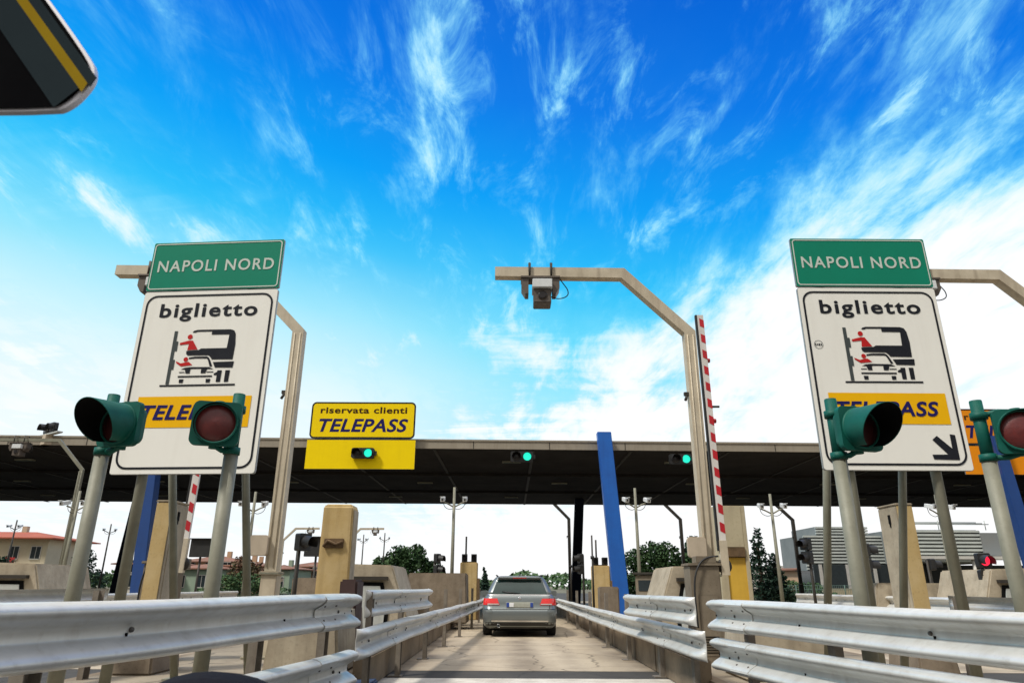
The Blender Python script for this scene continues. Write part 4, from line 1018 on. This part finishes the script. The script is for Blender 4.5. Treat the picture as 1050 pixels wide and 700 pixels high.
patch(GLASS, -.82, .82, 1.003, 1.02, .012, M['chrome'], 14, 1).build('window_ledge', car)
mb = MB(); q = rear_pt(BODY, .93, 0, .004); mb.lathe(q, (0, -1, .2), [(.042, 0), (.04, .008), (.03, .01), (.0, .011)], M['chrome'], 18); mb.build('badge', car)
mb = MB(); a = rear_pt(GLASS, 1.04, .02, .02); b = rear_pt(GLASS, 1.075, -.38, .02); mb.tube([a, b], .010, M['black'], 6); mb.tube([rear_pt(GLASS, 1.05, -.06, .014), rear_pt(GLASS, 1.09, -.44, .014)], .012, M['black'], 6); mb.build('rear_wiper', car)
mb = MB(); mb.prism([(-.56, 1.415), (.56, 1.415), (.54, 1.45), (-.54, 1.45)], .30, .44, M['car_paint']); sp = mb.build('spoiler', car, bevel=.01)
mb = MB(); mb.box((0, .297, 1.432), (.34, .006, .014), M['car_red']); mb.build('brake_light', sp)
mb = MB(); mb.loft([[(-.03, .75, 1.487), (.03, .75, 1.487), (.03, .95, 1.487), (-.03, .95, 1.487)], [(-.006, .74, 1.56), (.006, .74, 1.56), (.006, .80, 1.56), (-.006, .80, 1.56)]], M['car_paint']); mb.build('antenna_fin', car, bevel=.004)
mb = MB(); mb.lathe((-.52, .05, .27), (0, -1, 0), [(.04, -.2), (.04, .06), (.034, .06), (.034, -.1)], M['chrome'], 14); mb.build('exhaust', car)
mb = MB(); mb.bx(-.72, .72, .3, 4.4, .14, .26, M['hole']); mb.build('underbody', car)

car.scale = (1.045, 1.0, 1.0)
for lab, x, y, h in (('thin dark rod standing between the navy column and the blue strut', 2.15, 22.0, 2.55), ('thin dark rod standing just right of the silver car', 1.98, 28.0, 2.4)):
    mb = MB(); mb.tube([(0, 0, 0), (0, 0, h)], [.035, .025], M['pole_dark'], 8); mb.box((0, 0, .015), (.22, .22, .03), M['pole_dark']); mb.lathe((0, 0, h * .72), (0, 0, 1), [(.0, 0), (.06, .01), (.06, .1), (0, .11)], M['black'], 10)
    tag(mb.build('marker_rod', None, (x + .35, y, .18)), lab, 'rod', 'thin rods beside the lane')
# ------------------------------------------------------------------ our own car: mirror and dashboard
oc = thing('car_interior', 'dark car interior close to the lens, mirror at the upper left corner', 'car interior', (0, .6, .0)); O0 = V(oc.location)
# mirror: outline in a plane facing the lens, 0.36 m ahead
mz = 1.25; mY = .36
def mp_(px, py): return (px * mY, mz + py * mY)
mpts = [(-.905, .765), (-.785, .765 - .0), (-.732, .867), (-.885, 1.06), (-.96, 1.13), (-1.55, 1.13), (-1.64, 1.06), (-1.64, .80), (-1.58, .765)]
mir = [mp_(-1.58, .768), mp_(-.80, .768), mp_(-.768, .785), mp_(-.745, .826), mp_(-.742, .852), mp_(-.755, .885), mp_(-.975, 1.16), mp_(-1.02, 1.19), mp_(-1.58, 1.19), mp_(-1.66, 1.12), mp_(-1.66, .84)]
def round_closed(p, it=2):
    for _ in range(it):
        q = []
        for i in range(len(p)):
            a, b = V(p[i]), V(p[(i + 1) % len(p)]); q += [tuple(a.lerp(b, .25)), tuple(a.lerp(b, .75))]
        p = q
    return p
mir = round_closed(mir)
mb = MB()
def inset(pts, k):
    cx = sum(p[0] for p in pts) / len(pts); cz = sum(p[1] for p in pts) / len(pts)
    return [(cx + (x - cx) * k, cz + (z - cz) * k) for x, z in pts]
mb.prism(mir, mY - .006, mY - .002, M['mirror_rim']); mb.prism(inset(mir, .55), mY - .0015, mY + .03, M['mirror_shell'])
mb.v = [tuple(V(v) - O0) for v in mb.v]; sh = mb.build('mirror_housing', oc)
mb = MB(); mb.poly(inset(mir, .978), M['mirror_shell'], mY - .007); mb.v = [tuple(V(v) - O0) for v in mb.v]; mb.build('mirror_face', sh)
def stripe(d0, d1, mat, y):
    """band parallel to the mirror's right edge, d metres in from it"""
    a = V((*mp_(-.755, .885),)); b = V((*mp_(-.975, 1.16),)); u = (b - a).normalized(); n_ = V((-u.y, u.x))
    if n_.x > 0: n_ = -n_
    m = MB(); lo = a - u * .018; m.poly([tuple(lo + n_ * d0), tuple(b + n_ * d0), tuple(b + n_ * d1), tuple(lo + n_ * d1 + u * (-.004))], mat, y)
    m.v = [tuple(V(v) - O0) for v in m.v]; return m
stripe(.0045, .0045 + .0065, M['mirror_slate'], mY - .008).build('mirror_trim', sh)  # flat slate and gold bands laid over the mirror face
stripe(.011, .017, M['mirror_gold'], mY - .008).build('mirror_trim', sh)
stripe(.017, .036, M['mirror_slate'], mY - .008).build('mirror_trim', sh)
mb = MB(); mb.tube([V((-.49, mY + .02, 1.62)) - O0, V((-.56, .42, 1.76)) - O0, V((-.56, .38, 1.88)) - O0], .014, M['mirror_shell'], 8); mb.build('mirror_stem', sh)
mb = MB(); mb.box(V((0, .36, 1.90)) - O0, (1.3, .16, .07), M['dash']); mb.build('roof_header', oc, bevel=.02)
mb = MB(); mb.prism([(-.85, .35), (.85, .35), (.85, .98), (-.85, .98)], .55, .95, M['dash']); mb.v = [tuple(V(v) - O0) for v in mb.v]; mb.build('dashboard', oc, bevel=.05, seg=4)
mb = MB(); rings = []
for k in range(9):
    yy = .62 + .20 * k / 8; sc_ = math.sin(math.pi * (.25 + .5 * k / 8))
    rings.append([V((-.285 + .115 * math.cos(R(180 * i / 20)), yy, .985 + .187 * sc_ * math.sin(R(180 * i / 20)) ** .55)) - O0 for i in range(21)])
mb.loft(rings, M['dash'], True); mb.build('instrument_hood', oc)

# ------------------------------------------------------------------ background: trees
def tree(label, loc, blobs, trunk_h, mat, n, leaf, group='trees beyond the toll plaza', cat='tree', name='tree'):
    t = thing(name, label, cat, loc, 0, group)
    if trunk_h:
        mb = MB(); mb.tube([(0, 0, 0), (.05, .03, trunk_h * .5), (0, 0, trunk_h)], [.22, .16, .12], M['bark'], 8)
        for i in range(5):
            bl = blobs[i % len(blobs)]; mb.tube([(0, 0, trunk_h * .75), ((bl[0]) * .5, bl[1] * .5, (trunk_h + bl[2]) / 2), (bl[0] * .9, bl[1] * .9, bl[2])], [.1, .06, .03], M['bark'], 6)
        mb.build('trunk', t)
    vs = []; fs = []
    tot = sum(b[3] * b[4] for b in blobs)
    for bx_, by_, bz_, br, bh in blobs:
        for _ in range(int(n * br * bh / tot)):
            a = random.uniform(0, 2 * math.pi); u = random.uniform(-1, 1); rr = random.uniform(.45, 1.06) ** .6
            q = math.sqrt(1 - u * u); p = V((bx_ + br * rr * q * math.cos(a), by_ + br * rr * q * math.sin(a), bz_ + bh * rr * u))
            if p.z < .05: continue
            d1 = V((random.gauss(0, 1), random.gauss(0, 1), random.gauss(0, .7))).normalized(); d2 = d1.orthogonal().normalized()
            d2 = (Matrix.Rotation(random.uniform(0, 6.28), 3, d1) @ d2); s = leaf * random.uniform(.6, 1.4); k = len(vs)
            vs += [p - d1 * s, p - d2 * s * .5, p + d1 * s, p + d2 * s * .5]; fs.append((k, k + 1, k + 2, k + 3))
    mb = MB(); mb.add(vs, fs, mat); mb.build('crown', t)
    return t
def blobs(w, h, z0, k, seed):
    rnd = random.Random(seed); o = []
    for i in range(k):
        x = (i / (k - 1) - .5) * w if k > 1 else 0
        hh = h * (1 - .55 * (abs(x) / (w / 2 + .01)) ** 2) * rnd.uniform(.82, 1.06)
        o.append((x, rnd.uniform(-.8, .8), z0 + hh * .5, w / k * rnd.uniform(.8, 1.15) + .3, hh * .55))
        o.append((x + rnd.uniform(-.5, .5), rnd.uniform(-1, 1), z0 + hh * .8, w / k * rnd.uniform(.4, .6), hh * .25))
    return o
tree('broad dark green tree left of the middle camera post', (-8.6, 60, 0), blobs(6.8, 3.9, .3, 6, 1), 1.5, M['leaf'], 11000, .15)
tree('broad dark round tree behind the camera post right of the blue strut', (12.4, 60, 0), blobs(7.0, 4.8, .2, 6, 2), 2.0, M['leaf'], 12500, .15)
tree('taller tree with loose top rising right of the broad round tree', (15.6, 60, 0), blobs(2.6, 5.9, .2, 3, 3), 2.6, M['leaf3'], 3500, .16)
def conifer(label, loc, h, w, seed):
    rnd = random.Random(seed)
    bl = [(rnd.uniform(-.1, .1), rnd.uniform(-.1, .1), h * (.12 + .86 * i / 8), w * (1 - i / 9.5) * rnd.uniform(.8, 1.1), h * .085) for i in range(9)]
    return tree(label, loc, bl, h * .85, M['leaf3'], 1900, .13, 'conifers right of the cream pillar', 'tree', 'conifer')
conifer('tall dark conifer standing right beside the cream pillar', (17.3, 50, 0), 4.9, 1.5, 4)
conifer('lower dark conifer right of the tall one by the cream pillar', (18.7, 51, 0), 3.3, 1.3, 5)
conifer('tiny pointed conifer just left of the roof of the silver car', (-3.3, 90, 0), 3.2, .8, 6)
tree('low green shrub row below the tall mast right of the conifers', (27.3, 70, 0), blobs(5.5, 1.8, .1, 5, 7), 0, M['leaf2'], 2600, .13, 'shrubs by the right building', 'shrub', 'shrub')
tree('reddish shrub among the small houses left of the left mast', (-32, 88, 0), blobs(5, 4.2, .2, 4, 8), 1.0, M['leaf4'], 2600, .2, 'shrubs by the left houses', 'shrub', 'shrub')
tree('green shrubs among the small houses behind the left sign posts', (-27.5, 75, 0), blobs(7, 2.3, .1, 5, 9), 0, M['leaf2'], 2600, .15, 'shrubs by the left houses', 'shrub', 'shrub')
tree('dark tree standing before the red roofed house', (-48.5, 82, 0), blobs(3.2, 5.0, .2, 3, 10), 2, M['leaf3'], 2200, .18)
tree('dark tree at the left picture edge beside the red roofed house', (-56.5, 80, 0), blobs(4, 4.3, .2, 3, 11), 2, M['leaf3'], 2200, .18)
# distant wood along the horizon
rnd = random.Random(5); vs = []; fs = []
for i in range(17000):
    x = rnd.uniform(-330, 330); y = 245 + rnd.uniform(0, 25)
    top = 3.6 + 1.8 * math.sin(x * .045) + 1.3 * math.sin(x * .13 + 1) + .8 * math.sin(x * .41)
    p = V((x, y, max(.1, top * rnd.uniform(0, 1) ** .6))); d1 = V((rnd.gauss(0, 1), rnd.gauss(0, .5), rnd.gauss(0, .7))).normalized(); d2 = d1.orthogonal().normalized(); s = rnd.uniform(.5, 1.2); k = len(vs)
    vs += [p - d1 * s, p - d2 * s * .6, p + d1 * s, p + d2 * s * .6]; fs.append((k, k + 1, k + 2, k + 3))
mb = MB(); mb.add(vs, fs, M['leaf2']); tag(mb.build('far_woods'), 'low hazy line of trees along the horizon', 'woods', None, 'stuff')
# dry grass and weeds on the verges
vs = []; fs = []
for i in range(9000):
    side = rnd.choice((-1, 1)); x = side * rnd.uniform(22, 46); y = rnd.uniform(54, 76); h = rnd.uniform(.15, .5); a = rnd.uniform(0, 6.28); k = len(vs)
    vs += [(x - .03 * math.cos(a), y - .03 * math.sin(a), .004), (x + .03 * math.cos(a), y + .03 * math.sin(a), .004), (x + rnd.uniform(-.15, .15), y + rnd.uniform(-.15, .15), h)]; fs.append((k, k + 1, k + 2))
mb = MB(); mb.add(vs, fs, M['grass']); tag(mb.build('grass'), 'dry grass on the verges beyond the lanes', 'grass', None, 'stuff')

# ------------------------------------------------------------------ background: buildings
def house(label, loc, w, d, h, rh, wall, floors, nwin, yaw=0, roof='red_roof', name='house', over=.5, group='small houses behind the plaza'):
    t = thing(name, label, 'house', loc, yaw, group)
    mb = MB(); mb.bx(-w / 2, w / 2, -d / 2, d / 2, 0, h, M[wall]); mb.build('wall', t)
    mb = MB(); o = over
    if rh > 0:
        e_ = [(-w / 2 - o, -d / 2 - o, h), (w / 2 + o, -d / 2 - o, h), (w / 2 + o, d / 2 + o, h), (-w / 2 - o, d / 2 + o, h)]
        r_ = [(-w / 2 + d * .45, 0, h + rh), (w / 2 - d * .45, 0, h + rh)]
        e2 = [(x, y, h + .14) for x, y, z in e_]
        mb.add(e_ + e2 + r_, [(3, 2, 1, 0), (0, 1, 5, 4), (1, 2, 6, 5), (2, 3, 7, 6), (3, 0, 4, 7), (4, 5, 9, 8), (5, 6, 9), (6, 7, 8, 9), (7, 4, 8)], M[roof])
    else: mb.bx(-w / 2 - .15, w / 2 + .15, -d / 2 - .15, d / 2 + .15, h, h + .3, M[roof])
    rf = mb.build('roof', t)
    if rh > 0:
        mb = MB(); mb.bx(w * .15, w * .15 + .6, -.3, .3, h + rh * .5, h + rh + .7, M[wall]); mb.build('chimney', rf)
    for f in range(floors):
        for i in range(nwin):
            x = -w / 2 + w * (i + .5) / nwin; z = .9 + f * h / floors
            mb = MB(); ww, hh = min(1.1, w / nwin * .5), 1.4
            mb.bx(x - ww / 2 - .08, x - ww / 2, -d / 2 - .06, -d / 2 + .02, z - .08, z + hh + .08, M['frame']); mb.bx(x + ww / 2, x + ww / 2 + .08, -d / 2 - .06, -d / 2 + .02, z - .08, z + hh + .08, M['frame'])
            mb.bx(x - ww / 2, x + ww / 2, -d / 2 - .06, -d / 2 + .02, z + hh, z + hh + .08, M['frame']); mb.bx(x - ww / 2 - .02, x + ww / 2 + .02, -d / 2 - .12, -d / 2 + .02, z - .10, z - .002, M['frame'])
            wd = mb.build('window', t)
            mb = MB(); mb.bx(x - ww / 2, x + ww / 2, -d / 2 - .01, -d / 2 + .01, z, z + hh, M['win']); mb.bx(x - .025, x + .025, -d / 2 - .03, -d / 2 - .0105, z, z + hh, M['frame']); mb.build('pane', wd)
    return t
t = house('long sandy house with a red hipped roof at the left picture edge', (-66.3, 92, 0), 18, 10, 6.4, 1.15, 'wall_e', 2, 7, R(4), over=.9)
mb = MB(); mb.bx(-9.2, 9.2, -5.9, -5.05, 3.1, 3.4, M['wall_d']); mb.build('balcony', t)
for i in range(5):
    mb = MB(); x = -7.5 + i * 3.2; mb.bx(x - .7, x + .7, -6.0, -5.92, 3.5, 4.2, M['red_plain'] if i in (3, 4) else M['wall_c']); mb.build('balcony_panel', t)
specs = [(-47, 95, 7, 6, 4.2, 1.0, 'wall_d', 2, 2, 'pale house with a clay roof right of the long sandy house'),
         (-44, 108, 8, 7, 5.0, 1.2, 'wall_b', 2, 3, 'peach house with a clay roof behind the leftmost signal pole'),
         (-40.5, 96, 6, 6, 3.6, .9, 'wall_c', 1, 2, 'sage green cottage right of the leftmost signal pole'),
         (-37, 100, 6, 6, 4.1, 1.0, 'wall_b', 2, 2, 'peach cottage behind the left sign posts'),
         (-42.5, 118, 7, 7, 4.6, 1.2, 'wall_b', 2, 3, 'peach house between the left barrier and the left signal pole'),
         (-36, 114, 6, 7, 4.0, 1.0, 'wall_c', 1, 2, 'sage house right of the left signal pole'),
         (-34, 128, 9, 7, 4.8, 1.2, 'wall_a', 2, 3, 'sandy house left of the tall left mast'),
         (-30, 122, 7, 7, 3.9, 1.1, 'wall_b', 2, 3, 'peach house just right of the tall left mast'),
         (-24.5, 126, 8, 7, 3.6, 1.2, 'wall_b', 1, 3, 'low peach house left of the left yellow pillar'),
         (-20, 120, 7, 7, 3.4, .9, 'wall_d', 1, 2, 'low pale house behind the left yellow pillar')]
for x, y, w_, d_, h_, r_, m_, f_, nw, lab in specs:
    house(lab, (x, y, 0), w_, d_, h_ * .85, r_ * .8, m_, f_, nw, R(random.uniform(-15, 15)), 'clay_roof')
house('low white house with a flat roof right of the middle conifers', (34, 108, 0), 12, 8, 3.8, 0, 'wall_d', 1, 5, 0, 'wall_d')
house('low peach house behind the black lane lights right of the conifers', (35, 84, 0), 6, 6, 3.0, .8, 'wall_b', 1, 2, R(5), 'clay_roof')
# modern louvred building
t = thing('office_building', 'modern grey building with stepped horizontal louvres and a long slab roof at right', 'building', (45.6, 74, 0))
def louvres(x0, x1, y, z0, z1, n):
    mb = MB(); mb.bx(x0, x1, y, y + 7, z0, z1, M['louvre_gap']); mb.build('core_wall', t)
    mb = MB()
    for i in range(n):
        z = z0 + (z1 - z0) * (i + .5) / n; h = (z1 - z0) / n * .55
        mb.box(((x0 + x1) / 2, y - .16, z), (x1 - x0 + .3, .28, h), M['louvre'], Matrix.Rotation(R(-12), 3, 'X'))
    mb.build('louvre_screen', t)
louvres(-13.4, -4.4, 4, 2.9, 6.6, 11)
louvres(-11.5, -6.0, 5, 6.7, 7.6, 3)
louvres(-5.0, 3.8, 1, 3.6, 7.0, 9)
mb = MB(); mb.bx(3.9, 26, .6, 10, 4.35, 6.7, M['slab_blue']); mb.build('roof_slab', t, bevel=.05)
mb = MB(); mb.bx(-4.9, 27, -1.6, .55, 3.95, 4.25, M['wall_d']); mb.build('awning', t)
mb = MB(); mb.bx(-13.2, 26, 3.0, 9.8, 0, 3.5, M['win']); mb.build('glazing', t)
for i in range(14):
    mb = MB(); x = -12.5 + i * 2.9; mb.bx(x - .13, x + .13, 2.72, 2.99, 0, 3.52, M['frame']); mb.build('mullion', t)
for i in range(6):
    mb = MB(); mb.tube([(-4.2 + i * 5.6, -1.2, 0), (-4.2 + i * 5.6, -1.2, 3.95)], .16, M['wall_d'], 12); mb.build('column', t)
mb = MB(); mb.bx(-14, 8, -.5, -.3, 0, 1.1, M['wall_a']); mb.build('low_wall', t)
mb = MB()
for k in range(3): mb.tube([(-4.6, 1.2 + k, 7.6 + .18 * k), (5.4, 1.2 + k, 7.6 + .18 * k)], .05, M['louvre'], 6)
for x in (-4.4, 0, 5): mb.tube([(x, 1.2, 7.0), (x, 1.2, 8.0)], .05, M['louvre'], 6)
mb.build('roof_railing', t)
# fence of thin posts with a rail, right of the conifers
t = thing('fence', 'teal mesh fence right of the conifers', 'fence', (21.5, 58, 0))
for i in range(8):
    mb = MB(); mb.tube([(i * 1.3, 0, 0), (i * 1.3, 0, 1.4)], .04, M['pole_teal'], 6); mb.build('post', t)
mb = MB()
for z in (.25, .65, 1.05, 1.35): mb.tube([(0, 0, z), (9.1, 0, z)], .02, M['pole_teal'], 6)
for i in range(60): mb.tube([(i * 9.1 / 60, 0, .2), (i * 9.1 / 60, 0, 1.38)], .012, M['pole_teal'], 4)
mb.build('mesh_panel', t)

# ------------------------------------------------------------------ camera
cd = bpy.data.cameras.new('camera'); co = bpy.data.objects.new('camera', cd); COL.objects.link(co)
cd.sensor_width = 36; cd.lens = 24; cd.clip_start = .05; cd.clip_end = 6000
p, r = R(19.65), R(.25)
rt = V((1, 0, 0)); u = V((0, -math.sin(p), math.cos(p))); f = V((0, math.cos(p), math.sin(p)))
r2 = rt * math.cos(r) + u * math.sin(r); u2 = -rt * math.sin(r) + u * math.cos(r)
co.matrix_world = Matrix(((r2.x, u2.x, -f.x, 0), (r2.y, u2.y, -f.y, 0), (r2.z, u2.z, -f.z, 1.25), (0, 0, 0, 1)))
cd.dof.use_dof = True; cd.dof.focus_distance = 9.0; cd.dof.aperture_fstop = 20
S.camera = co
S.view_settings.view_transform = 'Standard'; S.view_settings.look = 'None'; S.view_settings.exposure = 0
S.cycles.use_denoising = True
S.cycles.max_bounces = 6
